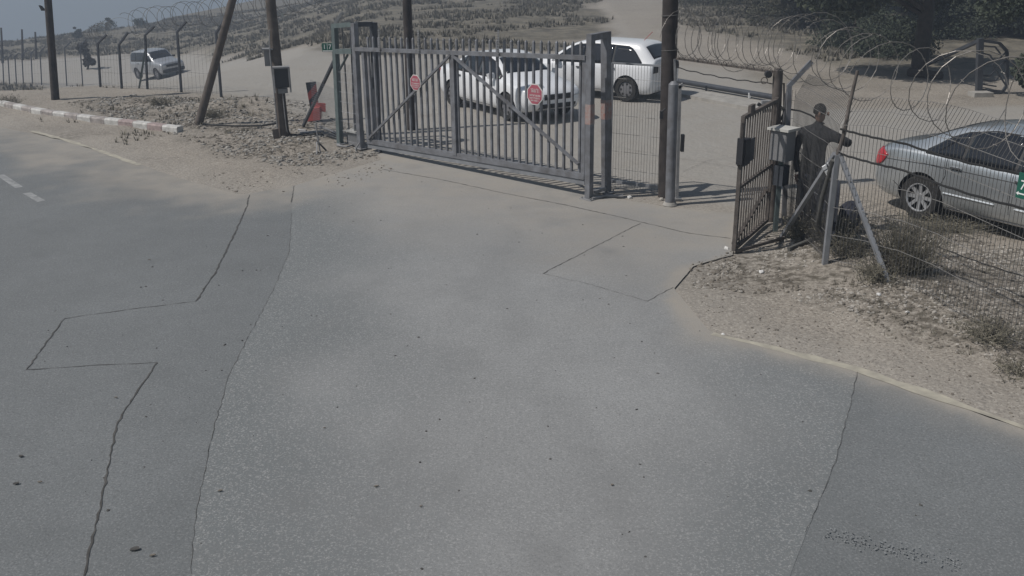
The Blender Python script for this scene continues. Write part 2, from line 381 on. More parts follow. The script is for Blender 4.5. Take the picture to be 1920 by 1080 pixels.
GATEL = [G(690, 272)[:2], G(1378, 400)[:2]]
TRK1 = [p[:2] for p in GL((900, 330), (860, 450), (700, 650), (500, 1000))]; TRK2 = [p[:2] for p in GL((1000, 350), (1040, 480), (1150, 700), (1500, 1100))]
def maskR(x, y):
    d = sd(x, y, ROADP); n = fbm(x, y, 1.1, 61) - .5; n2 = fbm(x, y, .3, 63) - .5
    g = pdist(x, y, GATEL, False); er = pdist(x, y, [e1[:2], G(1330, 622)[:2], G(1262, 540)[:2], G(1372, 478)[:2]], False)
    el = pdist(x, y, [p[:2] for p in GL((0, 238), (240, 300), (455, 366), (716, 300))], False)
    dust = 1 - sstep(.02, .35, d + n * .5 + n2 * .25)
    dust = np.maximum(dust, .8 * (1 - sstep(.2, 5.2, g + n * 2.8)))
    dust = np.maximum(dust, .85 * (1 - sstep(.1, 2.2, el + n * 2.0 + n2))); dust = np.maximum(dust, .4 * (1 - sstep(.0, .55, er + n * .9)))
    trk = 0
    for off in (-.75, .75):
        for pl_ in (TRK1, TRK2):
            q = [p + np.array([off, off * .25]) for p in pl_]; trk = np.maximum(trk, (1 - sstep(.08, .26, pdist(x, y, q, False) + n2 * .15)) * sstep(.3, .6, fbm(x, y, 1.7, 77)))
    stain = .4 * trk + .38 * sstep(.58, .75, fbm(x, y, 2.3, 71)) + .4 * sstep(.62, .8, fbm(x, y, .6, 73))
    return np.stack([stain * .6, np.clip(dust, 0, 1), x * 0], 1)
def maskW(x, y):
    M = maskR(x, y); n = fbm(x, y, 1.3, 65) - .5; i = len(WORNP) // 2
    l = pdist(x, y, WORNP[1:11], False); r = pdist(x, y, WORNP[12:18], False)
    M[:, 2] = np.maximum(1 - sstep(0, 2.2, l + n * 1.8), 1 - sstep(0, 1.8, r + n * 1.6)); return M
def jag(x, y): return .10 * (vnoise(x, y, .25, 81) - .5) + .10 * (vnoise(x, y, .8, 82) - .5)
XR = np.concatenate([ar(-45, -16, 1.), ar(-16, 8, .1), ar(8, 26, 1.)]); YR = np.concatenate([ar(-26, 3, 1.), ar(3, 26, .1), ar(26, 56, 1.)])
road = grid_mesh('road', XR, YR, lambda x, y: base_h(x, y) + .004, M_ROAD, maskR, lambda x, y: inside(x, y, ROADP), snap=ROADP, jit=.05)
worn = grid_mesh('driveway', ar(-7, 5, .08), ar(1.5, 20.6, .08), lambda x, y: base_h(x, y) + .0065, M_WORN, maskW, lambda x, y: inside(x, y, WORNP), snap=WORNP, jit=.0)

def ribbon(name, pts, w, m, z, jit=0., sub=.25):
    P = [np.array(p[:2], float) for p in pts]; Q = []
    for a, b in zip(P, P[1:]):
        n = max(1, int(np.linalg.norm(b - a) / sub))
        Q += [a + (b - a) * k / n for k in range(n)]
    Q.append(P[-1]); V = []; mb = MB()
    for i, q in enumerate(Q):
        t = nrm(Q[min(i + 1, len(Q) - 1)] - Q[max(i - 1, 0)]); s = np.array([-t[1], t[0]])
        o = random.uniform(-jit, jit); ww = w * random.uniform(.35, 1.5) if jit else w
        for k in (-1, 1):
            p = q + s * (o + k * ww / 2); V.append((p[0], p[1], float(base_h(p[0], p[1])) + z))
    mb.add(V, [(2 * i, 2 * i + 1, 2 * i + 3, 2 * i + 2) for i in range(len(Q) - 1)])
    return mb.build(name, m, kind='structure')
for pts, w in (([(468, 366), (462, 390), (430, 460), (402, 515), (368, 566)], .030), ([(368, 566), (250, 580), (121, 598)], .014), ([(121, 598), (82, 650), (50, 695)], .020),
               ([(50, 695), (170, 686), (295, 681)], .013), ([(295, 681), (250, 745), (218, 800), (203, 880), (190, 945), (170, 1030), (158, 1085)], .022),
               ([(552, 349), (546, 380)], .022), ([(470, 625), (430, 705), (402, 800), (383, 890), (368, 960), (357, 1078)], .0075),
               ([(547, 400), (543, 470), (515, 540), (470, 625)], .007),
               ([(1200, 420), (1110, 466), (1018, 514)], .020), ([(1018, 514), (1110, 535), (1213, 566)], .009), ([(1213, 566), (1262, 540)], .014),
               ([(716, 318), (830, 338), (940, 362), (1060, 385), (1180, 412), (1290, 438), (1370, 448)], .030),
               ([(1607, 698), (1592, 770), (1568, 860), (1545, 920), (1512, 1000)], .0045), ([(1280, 322), (1330, 300), (1378, 296)], .010), ([(1150, 275), (1250, 293), (1378, 314)], .010)):
    ribbon('road_crack', GL(*pts), w * .6, CRACK, .0090, .009, .07)
def mark(name, a, b, w, m, z=.017): return ribbon(name, [a, b], w, m, z)
ribbon('edge_line', GL((1335, 627), (1450, 653), (1600, 692), (1760, 746), (1925, 805)), .13, LINE, .0085, .008, .2)
ribbon('edge_line', GL((60, 246), (120, 262), (180, 281), (262, 310)), .11, LINE, .0085, .01, .2)
for a, b in (((0, 328), (36, 352)), ((50, 362), (78, 378))): ribbon('centre_line', GL(a, b), .13, LINEW, .0065, 0, .2)
mb = MB(); ca_, cb_ = G(1545, 1000), G(1800, 1065)
for k in range(230):
    t = random.random(); c = ca_ + (cb_ - ca_) * t + np.array([.692, .722, 0]) * random.gauss(0, .05); r_ = random.uniform(.003, .009); a0 = random.uniform(0, 6)
    mb.add([(c[0] + r_ * math.cos(a0 + q * 1.257) * random.uniform(.6, 1.2), c[1] + r_ * math.sin(a0 + q * 1.257), .019) for q in range(5)], [(0, 1, 2, 3, 4)])
tag(mb.build('paint_flecks', mat('faint paint', (.225, .235, .238), .9, 0, .15, 9)), kind='structure')

# ------------------------------------------------------------------ kerb: one structure, its stones as parts
kp = GL((-60, 186), (0, 198), (75, 214), (150, 225), (250, 237), (338, 248))
kerb = tag(MB().box((kp[-1][0], kp[-1][1], -.25), (.1, .1, .1)).build('kerb', CONC), kind='structure')
seg = []; 
for a, b in zip(kp, kp[1:]):
    n = max(2, int(np.linalg.norm((b - a)[:2]) / .1)); seg += [a + (b - a) * k / n for k in range(n)]
seg.append(kp[-1]); cum = np.concatenate([[0], np.cumsum([np.linalg.norm((b - a)[:2]) for a, b in zip(seg, seg[1:])])])
def kat(s): return np.array([np.interp(s, cum, [p[i] for p in seg]) for i in range(3)])
tot = cum[-1]; ns = int(tot / .5)
for k in range(ns):
    a, b = kat(tot - (k + 1) * .5 + .012), kat(tot - k * .5); t = nrm((b - a)[:2]); s_ = np.array([-t[1], t[0], 0]); t3 = np.array([t[0], t[1], 0])
    c = (a + b) / 2; sz = np.linalg.norm((b - a)[:2])
    prof = [(-.09, -.12), (.09, -.12), (.09, .10), (.06, .135), (-.09, .135)]
    mb = MB().prism(prof, (c[0], c[1], float(base_h(c[0], c[1]))), (s_ * -1, Z, t3), sz)
    mb.build('kerb_stone', KERBW if k % 2 == 0 else KERBG if k > 3 else mat('faded red kerb paint', (.34, .27, .26), .8, 0, .2, 8), kerb)

# ------------------------------------------------------------------ rocks, rubble, tufts
ICO = None
def stone_mb(mb, c, r, flat=.6):
    t = (1 + 5 ** .5) / 2
    v = np.array([(-1, t, 0), (1, t, 0), (-1, -t, 0), (1, -t, 0), (0, -1, t), (0, 1, t), (0, -1, -t), (0, 1, -t), (t, 0, -1), (t, 0, 1), (-t, 0, -1), (-t, 0, 1)], float) / 1.9
    f = [(0, 11, 5), (0, 5, 1), (0, 1, 7), (0, 7, 10), (0, 10, 11), (1, 5, 9), (5, 11, 4), (11, 10, 2), (10, 7, 6), (7, 1, 8), (3, 9, 4), (3, 4, 2), (3, 2, 6), (3, 6, 8), (3, 8, 9), (4, 9, 5), (2, 4, 11), (6, 2, 10), (8, 6, 7), (9, 8, 1)]
    v = v * (1 + rng.uniform(-.28, .28, (12, 1))) * rng.uniform(.6, 1.2, 3) * r; v[:, 2] *= flat
    a = rng.uniform(0, 6.28); v = v @ np.array([[math.cos(a), math.sin(a), 0], [-math.sin(a), math.cos(a), 0], [0, 0, 1]])
    return mb.add(v + np.array(c), f)
def scatter(name, poly, n, rmin, rmax, m, pw=2.5, clump=None):
    P = np.array([p[:2] for p in poly]); lo, hi = P.min(0), P.max(0); mb = MB(); k = 0; tries = 0
    x = rng.uniform(lo[0], hi[0], n * 12); y = rng.uniform(lo[1], hi[1], n * 12)
    ok = inside(x, y, poly)
    if clump is not None: ok &= (fbm(x, y, .7, clump) + rng.uniform(-.12, .12, len(x))) > .5
    x, y = x[ok][:n], y[ok][:n]; z = np.maximum(terrain_z(x, y), np.where(inside(x, y, ROADP), base_h(x, y) + .0045, -99))
    for a, b, c in zip(x, y, z):
        r = rmin + (rmax - rmin) * rng.random() ** pw; stone_mb(mb, (a, b, c + r * .15), r)
    return mb.build(name, m)
tag(scatter('rubble', ROCKYL, 4200, .010, .062, STONEG, 3.4, 91), 'small pale stones strewn along the left dirt bank', 'rubble', kind='stuff')
tag(scatter('soil_clods', ROCKYL, 2400, .012, .05, STONED, 3, 92), 'dark soil clods strewn along the left dirt bank', 'soil', kind='stuff')
tag(scatter('gravel', ROCKYR, 6500, .005, .030, STONE, 3.5, 93), 'pale gravel and stone chips under the right fence', 'gravel', kind='stuff')
tag(scatter('soil_clods', ROCKYR, 6500, .006, .03, STONED, 3, 94), 'dark soil crumbs and litter under the right fence', 'soil', kind='stuff')
VERGE = [p[:2] for p in GL((1300, 545), (1480, 565), (1700, 645), (1920, 700), (1920, 790), (1600, 685), (1340, 620))]
tag(scatter('verge_crumbs', VERGE, 350, .005, .018, STONED, 3), 'small dark crumbs on the sandy right verge', 'soil', kind='stuff')
PAV = [p[:2] for p in GL((740, 330), (1360, 470), (1250, 560), (1500, 700), (1900, 830), (1800, 1075), (100, 1075), (60, 560))]
tag(scatter('road_debris', PAV, 330, .004, .016, CRACK, 2.6), 'dark specks of dirt scattered over the asphalt', 'debris', kind='stuff')
for (px, py, r, lab) in ((1362, 467, .05, 'white stone at the foot of the open gate leaf'), (1428, 510, .05, 'pale stone on the dirt left of the slanted struts'), (1355, 628, .03, 'tiny pale stone on the edge of the right verge'),
                         (1180, 371, .05, 'grey stone between the gate frame and the pipe post'), (1240, 375, .06, 'pale stone against the foot of the wooden pole'), (1645, 570, .035, 'flat white chip below the right-hand strut'),
                         (1700, 598, .035, 'pale stone chip beside the bushy weed')):
    g = onT(G(px, py)); mb = MB(); stone_mb(mb, g + Z * r * .3, r, .8); solo(mb, 'stone', WORNW if r < .055 else STONE, lab, 'stone', smooth=0)
SPL = [p[:2] for p in GL((330, 275), (700, 290), (740, 320), (640, 350), (470, 372), (380, 330))]
tag(scatter('spilled_dirt', SPL, 700, .006, .028, STONED, 3, 97), 'dark crumbs of dirt spilled from the left bank onto the driveway edge', 'soil', kind='stuff')
# scraps lying on the asphalt
for (px, py, w, lab) in ((405, 926, .035, 'crumpled dark scrap on the asphalt near the bottom left crack'), (258, 1030, .07, 'dark smear of dried mud at the bottom left'), (225, 748, .03, 'dark leaf left of the long crack'),
                         (712, 918, .03, 'small dark leaf on the coarse asphalt'), (280, 490, .03, 'thin dark twig on the upper left asphalt'), (1140, 912, .03, 'dark leaf right of the middle foreground'), (36, 862, .05, 'uppermost dark scrap at the left picture edge'), (20, 910, .05, 'dark scrap at the left picture edge below another'), (72, 905, .03, 'small scrap right of the two at the left picture edge'), (275, 1048, .04, 'small dark smear below the larger dried mud smear'), (607, 806, .02, 'tiny leaf on the coarse asphalt at lower middle left'), (795, 955, .025, 'dark bit of bark at the lower middle')):
    g = G(px, py); mb = MB()
    for q in range(1):
        c = g + np.array([rng.uniform(-w, w) * 1.2, rng.uniform(-w, w), .018]); mb.prism([(w * .7 * math.cos(a) * rng.uniform(.4, 1), w * .3 * math.sin(a) * rng.uniform(.5, 1)) for a in np.linspace(0, 5.5, 7)], c, ((1, .3, 0), (-.3, 1, .2), (0, 0, 1)), .006)
    solo(mb, 'road_scrap', STONED if w < .05 else CRACK, lab, 'scrap')

def tufts(name, xy, h, w, m, label, nb=5):
    mb = MB(); V = []; F = []
    x, y = xy; z = terrain_z(x, y)
    for a, b, c in zip(x, y, z):
        s = rng.uniform(.5, 1.3)
        for k in range(nb):
            an = rng.uniform(0, 6.28); l = rng.uniform(.1, .7) * h * s; d = np.array([math.cos(an), math.sin(an)]); q = np.array([-d[1], d[0]]) * w * s
            o = d * rng.uniform(0, .3) * h * s; i = len(V)
            V += [(a + o[0] - q[0], b + o[1] - q[1], c - .02), (a + o[0] + q[0], b + o[1] + q[1], c - .02), (a + o[0] + d[0] * l, b + o[1] + d[1] * l, c + h * s * rng.uniform(.6, 1))]; F.append((i, i + 1, i + 2))
    mb.add(V, F); return tag(mb.build(name, m), label, 'scrub', kind='stuff')
x = rng.uniform(-62, 14, 80000); y = rng.uniform(32, 125, 80000); mk = maskT(x, y); ok = (mk[:, 0] > .5) & (fbm(x, y, 3, 101) > .46) & (np.abs(x) < y * .62); x, y = x[ok], y[ok]
tufts('scrub', (x, y), .24, .035, STRAW, 'low dry scrub covering the dark field behind the gate', 5)
x = rng.uniform(-20, -4, 6000); y = rng.uniform(20, 30, 6000); ok = (sd(x, y, ROADP) < -.6) & (fbm(x, y, 1.2, 103) > .6) & (sd(x, y, YARDP) < 0); x, y = x[ok][:260], y[ok][:260]
tufts('dry_grass', (x, y), .11, .012, DRY, 'thin dry grass on the left dirt bank', 6)
x = rng.uniform(3.8, 9, 9000); y = rng.uniform(7.5, 14, 9000); ok = (sd(x, y, ROCKYR) > -.6) & (fbm(x, y, .9, 105) > .45) & (sd(x, y, ROADP) < -1.0); x, y = x[ok][:420], y[ok][:420]
tufts('dry_grass', (x, y), .06, .005, DRY, 'sparse dry grass under the right-hand fence', 6)

# ------------------------------------------------------------------ sliding gate
gL, gR = G(692, 283), G(1097, 370)
gu = nrm((gR - gL) * [1, 1, 0]); gn = np.array([-gu[1], gu[0], 0]) ; glen = np.linalg.norm((gR - gL)[:2])
if gn[1] < 0: gn = -gn
def gp(s, h, off=0.): return gL + gu * s + Z * h + gn * off
def gh(s, l, r): return l + (r - l) * s / glen
gate = thing('sliding_gate', 'wide grey steel sliding gate of vertical bars closing the driveway', 'gate', gp(glen / 2, 0))
TL, TR = float(GY(692, 92, gL)[2]), float(GY(1097, 108, gR)[2]); BL, BR = float(GY(692, 264, gL)[2]), float(GY(1097, 331, gR)[2]); SL, SR = float(GY(700, 67, gL)[2]), float(GY(1090, 77, gR)[2])
MB().bar(gp(-.25, gh(-.25, TL, TR), -.03), gp(glen, TR, -.03), .07, .07).build('top_rail', GREYP, gate)
MB().bar(gp(0, BL), gp(glen, BR), .09, .10, side=gn).build('bottom_rail', GREYP, gate)
MB().bar(gp(0, BL - .10, .01), gp(glen, BR - .10, .01), .075, .075, side=gn).build('lower_track_rail', GALV, gate)
MB().bar(gp(.03, BL - .04), gp(.03, TL - .03), .08, .08, side=gu).build('end_stile', GREYP, gate)
MB().bar(gp(glen - .03, BR - .04), gp(glen - .03, TR - .03), .08, .08, side=gu).build('end_stile', GREYP, gate)
MB().bar(gp(glen * .46, (BL + BR) / 2, -.012), gp(glen * .46, (TL + TR) / 2, -.012), .085, .085, side=gu).build('centre_stile', GREYP, gate)
MB().bar(gp(.08, BL + .06, -.058), gp(glen * .455, gh(glen * .455, TL, TR) - .04, -.058), .05, .04, side=gn).build('diagonal_brace', GREYP, gate)
MB().bar(gp(glen * .465, gh(glen * .465, TL, TR) - .04, -.058), gp(glen - .1, BR + .2, -.058), .05, .04, side=gn).build('diagonal_brace', GREYP, gate)
NS = 33
slat = None
for k in range(NS):
    s = .16 + (glen - .3) * k / (NS - 1)
    top = gh(s, SL, SR) - .04
    mb = MB().bar(gp(s, gh(s, BL, BR) + .045, .012), gp(s, top, .012), .038, .038, side=gu)
    mb.add([gp(s, top, .012) + gu * i * .019 + gn * j * .019 for i, j in ((-1, -1), (1, -1), (1, 1), (-1, 1))] + [gp(s, top + .04, .012)], [(0, 1, 4), (1, 2, 4), (2, 3, 4), (3, 0, 4)])
    mb.build('slat', GREYP, gate)
for s in (.11, .31, .67):
    a = gp(glen * s, gh(glen * s, TL, TR) - .02, -.075); mb = MB().bar(a, a + Z * .42, .022, .022)
    for q in range(9): mb.box(a + Z * (.04 + q * .043), (.05, .02, .012), (gu, gn, Z))
    mb.build('barbed_spike', LPIPE, gate)
for s in (.06,):
    mb = MB(); hr_ = (gh(glen * s, BL, BR) - .14) / 2; c = gp(glen * s, hr_ + .005, .01); mb.tube([c - gn * .03, c + gn * .03], hr_ - .003, 14); mb.build('roller', DARKP, gate, 40)
# octagonal warning signs hung on the gate
def octagon(px, py, r, label):
    q = GY(px, py, gL); best = None
    d = ray(px, py); # meet the plane of the gate's front
    t = np.dot(gL - gn * .085 - np.array([0, 0, H]), gn) / np.dot(d, gn); c = np.array([0, 0, H]) + d * t
    o = thing('warning_sign', label, 'sign', c - Z * r, 'octagonal warning signs on the gate')
    ax = (gu, Z, -gn)
    oc = lambda rr: [(rr * math.cos(R(22.5 + 45 * k)), rr * math.sin(R(22.5 + 45 * k))) for k in range(8)]
    MB().prism(oc(r), c, ax, .008).build('border', WORNW, o)
    MB().prism(oc(r * .90), c - gn * .0055, ax, .005).build('face', REDS, o)
    mb = MB(); random.seed(int(px))
    for row, (y0, hh, w) in enumerate(((.34, .34, .95), (-.10, .15, 1.25), (-.34, .14, 1.25), (-.56, .10, .9))):
        x_ = -w * r / 2
        while x_ < w * r / 2:
            lw = r * random.uniform(.07, .15) * (1 if row else 1.2); hgt = hh * r * random.uniform(.8, 1)
            sx_ = c + gu * (x_ + lw / 2) - gn * .0095 + Z * (y0 * r - hh * r / 2)
            st = lw * .3
            mb.box(sx_ + Z * hgt / 2 + gu * lw * .3, (st, .003, hgt), (gu, gn, Z)); mb.box(sx_ + Z * hgt, (lw * .9, .003, st), (gu, gn, Z))
            if random.random() < .5: mb.box(sx_ + Z * hgt * .35 - gu * lw * .25, (st, .003, hgt * .6), (gu, gn, Z))
            x_ += lw * 1.45
    tag(mb.build('lettering', WORNW, o), kind='stuff')
octagon(779, 155, .155, 'smaller looking red octagonal sign with white border on the left half of the gate')
octagon(1003, 177, .185, 'red octagonal sign with white lettering on the right half of the gate')

# left guide frame of the gate
def frame_post(name, a, b, w, m, parent, foot=True):
    MB().bar(a, b, w, w, side=gu).build(name, m, parent)
    if foot:
        mb = MB().box(up(a, .008) + Z * .004, (.24, .2, .016), (gu, gn, Z))
        for i in (-1, 1):
            for j in (-1, 1): mb.tube([a + gu * .09 * i + gn * .07 * j + Z * .016, a + gu * .09 * i + gn * .07 * j + Z * .05], .012, 6)
        mb.build('base_plate', LPIPE, parent)
pa, pb, pc = G(638, 270), G(677, 279), G(709, 272)
ta, tb, tc_ = GY(627, 46, pa), GY(664, 43, pb), GY(700, 42, pc)
lf = thing('guide_frame', 'tall grey green steel portal holding the left end of the sliding gate', 'gate frame', pb)
frame_post('post', pa, ta, .105, GREENP, lf); frame_post('post', pb, tb, .105, GREYP, lf); frame_post('post', pc, tc_, .115, DARKP, lf)
pd_ = pa + (pc - pb); td = pd_ + (ta - pa)
MB().bar(pd_, td, .085, .085, side=gu).build('post', DARKP, lf)
MB().bar(ta - gu * .05 - Z * .03, tb - gu * .056 - Z * .03, .09, .09).build('top_bar', GREENP, lf)
MB().bar(tb + gn * .056 - Z * .03, tc_ - gn * .06 - Z * .03, .09, .09).build('top_bar', DARKP, lf)
MB().bar(td + gu * .05 - Z * .03, tc_ - gu * .06 - Z * .03, .08, .08).build('top_bar', DARKP, lf)
ca, cb = GY(629, 96, pa), GY(665, 96, pb)
MB().bar(ca + gu * .053, cb - gu * .053, .10, .09).build('cross_bar', GREENP, lf)
MB().bar(GY(634, 130, pa) + gu * .056, GY(652, 103, (pa + pb) / 2) , .04, .04).build('corner_brace', GREENP, lf)
# angled stay
sa = GY(631, 112, pa) - gu * .06; sb = onT(G(566, 236))
solo(MB().bar(sb - Z * .05, sa, .055, .055), 'stay', DARKP, 'long slanting steel stay left of the gate frame', 'brace')
# arm above left frame
ar0 = ta + Z * .02
solo(MB().bar(ar0, GY(641, 24, pa), .04, .04), 'angled_bracket', LPIPE, 'short angled steel bracket on top of the left gate frame', 'bracket')
# motor housing inside the left frame
mo = (pa + pb) / 2 + gn * .16
mt = thing('gate_motor', 'low grey gate motor housing between the left frame posts', 'gate motor', mo)
MB().box(mo + Z * .14, (.30, .2, .28), (gu, gn, Z)).build('housing', PLAST, mt)
MB().box(mo + Z * .30 - gn * .02, (.34, .24, .035), (gu, gn, Z)).build('cover', PLASTL, mt)
MB().tube([mo + Z * .3 - gn * .05 + gu * .05, mo + Z * .45 - gn * .05 + gu * .05], .035, 10).build('conduit_stub', LPIPE, mt, 40)
gp0 = G(652, 268)
solo(MB().bar(gp0, GY(652, 242, gp0), .035, .035), 'stub_pipe', LPIPE, 'short pale stub pipe at the foot of the left gate frame', 'pipe')
for (p, q, r_, lab) in (((668, 283), (674, 268), .018, 'bent pale conduit rising by the second gate post'),):
    a = G(*p); solo(MB().tube([a - Z * .03, a + Z * .05, GY(p[0] + 2, p[1] - 9, a), GY(*q, a)], r_, 7), 'conduit', LPIPE, lab, 'conduit', smooth=40)
solo(MB().tube([onT(G(632, 275)) + Z * .03, onT(G(650, 277)) + Z * .04, onT(G(668, 272)) + Z * .04], .022, 7), 'conduit', LPIPE, 'pale conduit lying across the left gate frame foot', 'conduit', smooth=40)

# right catch frame
qa, qb = G(1104, 374), G(1137, 361)
ra, rb = GY(1108, 64, qa), GY(1136, 63, qb); rb[2] = ra[2]
rf = thing('catch_frame', 'grey steel portal of two posts at the right end of the sliding gate', 'gate frame', qa)
frame_post('post', qa, ra, .10, GREYP, rf); frame_post('post', qb, rb, .12, GREYP, rf)
MB().bar(ra - Z * .05 + nrm(rb - ra) * .052, rb - Z * .05 - nrm(rb - ra) * .062, .10, .10).build('top_bar', GREYP, rf)
for (q_, t_, w_) in ((qa, ra, .10), (qb, rb, .12)):
    d_ = (t_ - q_); 
    MB().bar(q_ + d_ * .47, q_ + d_ * .59, w_ + .006, w_ + .006, side=gu).build('faded_warning_band', BRICKR, rf)
MB().tube([G(1110, 376) + Z * .03, G(1135, 371) + Z * .035, G(1168, 371) + Z * .03], .025, 7).build('foot_pipe', LPIPE, rf, 40)
MB().box((qa + qb) / 2 + Z * .10, (.12, .3, .05), (gu, gn, Z)).build('guide_block', LPIPE, rf)

# ------------------------------------------------------------------ mesh panels
def wire_panel(name, a, b, h0, h1, parent=None, sx=.05, sy=.2, r=.0022, m=WIRE, sag=0, label=None, top=None):
    """welded wire panel from foot a to foot b"""
    L_ = np.linalg.norm((b - a)[:2]); n = max(2, int(L_ / sx)); mb = MB()
    u = (b - a) / n
    for k in range(n + 1):
        p = a + u * k
        pts = [p + Z * h0, p + Z * h1]
        if top is not None: pts.append(p + Z * h1 + top)
        mb.tube(pts, r, 3, False)
    hs_ = list(np.arange(h0, h1 + .01, sy))
    for h in hs_: mb.tube([a + Z * h, b + Z * h], r, 3, False)
    if top is not None:
        for q in (.5, 1.): mb.tube([a + Z * h1 + top * q, b + Z * h1 + top * q], r, 3, False)
    return tag(mb.build(name, m, parent, label=label), kind='stuff')
# panel between catch frame and timber pole
fa, fb = G(1143, 352), G(1243, 366)
pn = thing('mesh_panel', 'welded wire mesh panel between the gate catch frame and the wooden pole', 'fence panel', (fa + fb) / 2)
hp = GY(1146, 118, fa)[2]
wire_panel('wire_mesh', fa, fb, .04, hp, pn, .05, .30, .0030, WIRE)
MB().bar(fa + Z * hp, fb + Z * hp, .03, .03).build('top_bar', GALV, pn)
MB().bar(fa, fa + Z * hp, .04, .04).build('edge_bar', GALV, pn)
MB().bar(fa + Z * .12, fb + Z * .12, .05, .03).build('bottom_bar', GALV, pn)
# panel left of gate
fc = onT(G(590, 250)); hp2 = GY(636, 118, pa)[2]
pn2 = thing('mesh_panel', 'fine wire mesh panel left of the gate frame behind the striped board', 'fence panel', (fc + pa) / 2)
wire_panel('wire_mesh', fc, pa - gu * .06, .05, 1.15, pn2, .05, .05, .0022, GALV)
wire_panel('wire_mesh', pa + gu * .1, pb - gu * .06, .1, hp2, pn2, .045, .2, .003, GALV)

# ------------------------------------------------------------------ poles and boxes
def pole(name, bx, by, tx, ty, r0, r1, m, label, cat='pole', n=12, extra=0., sink=.1):
    b = onT(G(bx, by)); t = GY(tx, ty, b); d = nrm(t - b)
    mb = MB().tube([b - d * sink, b + (t - b) * .5, t + d * extra], [r0, (r0 + r1) / 2, r1], n)
    o = thing(name, label, cat, b); mb.build('shaft', m, o, 50); return o, b, t + d * extra
# pole with boxes
up1, b1, t1 = pole('utility_pole', 533, 262, 507, 0, .125, .10, WOOD, 'weathered wooden pole carrying two metal boxes left of the gate', extra=2.2)
pv = GY(528, 150, b1)
tow = nrm(np.array([-pv[0], -pv[1], 0])); sdv = np.array([-tow[1], tow[0], 0])
if sdv[0] < 0: sdv = -sdv
def dbox(px, py, w, d, h, m, name, parentpt, fwd=.2, roof=True, label='', legs=False):
    c = GY(px, py, parentpt) + tow * fwd
    o = thing(name, label, 'box', c - Z * h / 2)
    MB().box(c, (w, d, h), (sdv, tow, Z)).build('case', m, o)
    if roof: MB().box(c + Z * (h / 2 + .015) + tow * .02, (w + .06, d + .08, .03), (sdv, tow, Z)).build('rain_cover', LPIPE, o)
    return o, c
bx, c = dbox(528, 143, .28, .16, .40, BLACK, 'control_box', b1, .22, True, 'dark control box in a pale metal cage on the wooden pole')
for s_ in (-1, 1): MB().bar(c + sdv * s_ * .16 - Z * .3 + tow * .085, c + sdv * s_ * .16 + Z * .215 + tow * .085, .03, .03).build('cage_bar', LPIPE, bx)
MB().box(c - Z * .27, (.20, .12, .10), (sdv, tow, Z)).build('terminal_box', PLAST, bx)
bx2, c2 = dbox(503, 108, .16, .14, .33, PLAST, 'meter_box', b1, .02, True, 'narrow grey box on the back left side of the wooden pole')
cc = GY(521, 31, b1); co_ = thing('security_camera', 'small pale camera bracket high on the wooden pole', 'camera', cc)
MB().tube([cc, cc + sdv * .09 + Z * .02], .012, 6).build('bracket', LPIPE, co_, 40); MB().tube([cc + sdv * .09 - Z * .01, cc + sdv * .10 + Z * .07], .035, 8).build('housing', PLASTL, co_, 40)
def cable(name, pts, r, m, label, cat='cable'):
    return solo(MB().tube(pts, r, 6), name, m, label, cat, smooth=60)
e = tow * .14
cable('conduit', [GY(505, 55, b1) + e, GY(506, 100, b1) + e, GY(512, 150, b1) + e, GY(517, 205, b1) + e, GY(522, 258, b1) + e], .014, LPIPE, 'pale conduit running down the left side of the wooden pole', 'conduit')
cable('cable', [GY(531, 165, b1) + e, GY(534, 200, b1) + e, GY(538, 235, b1) + e, onT(G(545, 262)) + Z * .03, onT(G(575, 263)) + Z * .03, onT(G(600, 261)) + Z * .03, onT(G(640, 268)) + Z * .05], .017, RUBBER, 'black cable dropping from the control box to the gate')
cable('cable', [GY(529, 165, b1) + e * 1.2, GY(533, 205, b1) + e * 1.2, GY(537, 240, b1) + e * 1.2, onT(G(541, 262)) + Z * .02], .012, LPIPE, 'pale cable beside the black one on the wooden pole')
cable('cable', [onT(G(372, 232)) + Z * .05, onT(G(396, 239)) + Z * .05, onT(G(440, 241)) + Z * .05, onT(G(490, 240)) + Z * .06, onT(G(521, 239)) + Z * .10], .022, RUBBER, 'thick black cable lying between the leaning strut and the wooden pole')
pl = onT(G(520, 266)); solo(MB().bar(pl - Z * .05, GY(516, 242, pl), .13, .05, side=sdv), 'plank', WOOD, 'short upright plank leaning at the foot of the wooden pole', 'plank')
mh = onT(G(540, 268))
for i, (a_, b_, lab) in enumerate((((563, 258), (606, 256), 'pale pipe lying on the dirt left of the gate frame'), ((560, 250), (575, 252), 'short pale pipe end beside the wooden pole'), ((600, 240), (640, 262), 'pale pipe lying below the mesh panel'))):
    cable('pipe', [onT(G(*a_)) + Z * .04, onT(G(*b_)) + Z * .04], .028, LPIPE, lab, 'pipe')
jk = onT(G(600, 284)); jt = thing('barrier_stand', 'small thin metal stand on the dirt left of the gate frame', 'stand', jk)
MB().tube([jk, GY(592, 233, jk)], .016, 6).build('upright', LPIPE, jt, 40)
MB().bar(GY(594, 264, jk), onT(G(612, 283)) + Z * .02, .03, .02).build('foot_bar', BLACK, jt); MB().bar(GY(594, 266, jk), onT(G(594, 290)) + Z * .02, .02, .02).build('foot_bar', LPIPE, jt)
for (p_, r_) in (((592, 287), .08), ((655, 282), .06)):
    g = onT(G(*p_)); mb = MB(); stone_mb(mb, g + Z * .02, r_, .5); solo(mb, 'stone', STONE, 'pale stone under the thin metal stand' if p_[0] < 600 else 'pale stone between the feet of the left gate frame', 'stone')
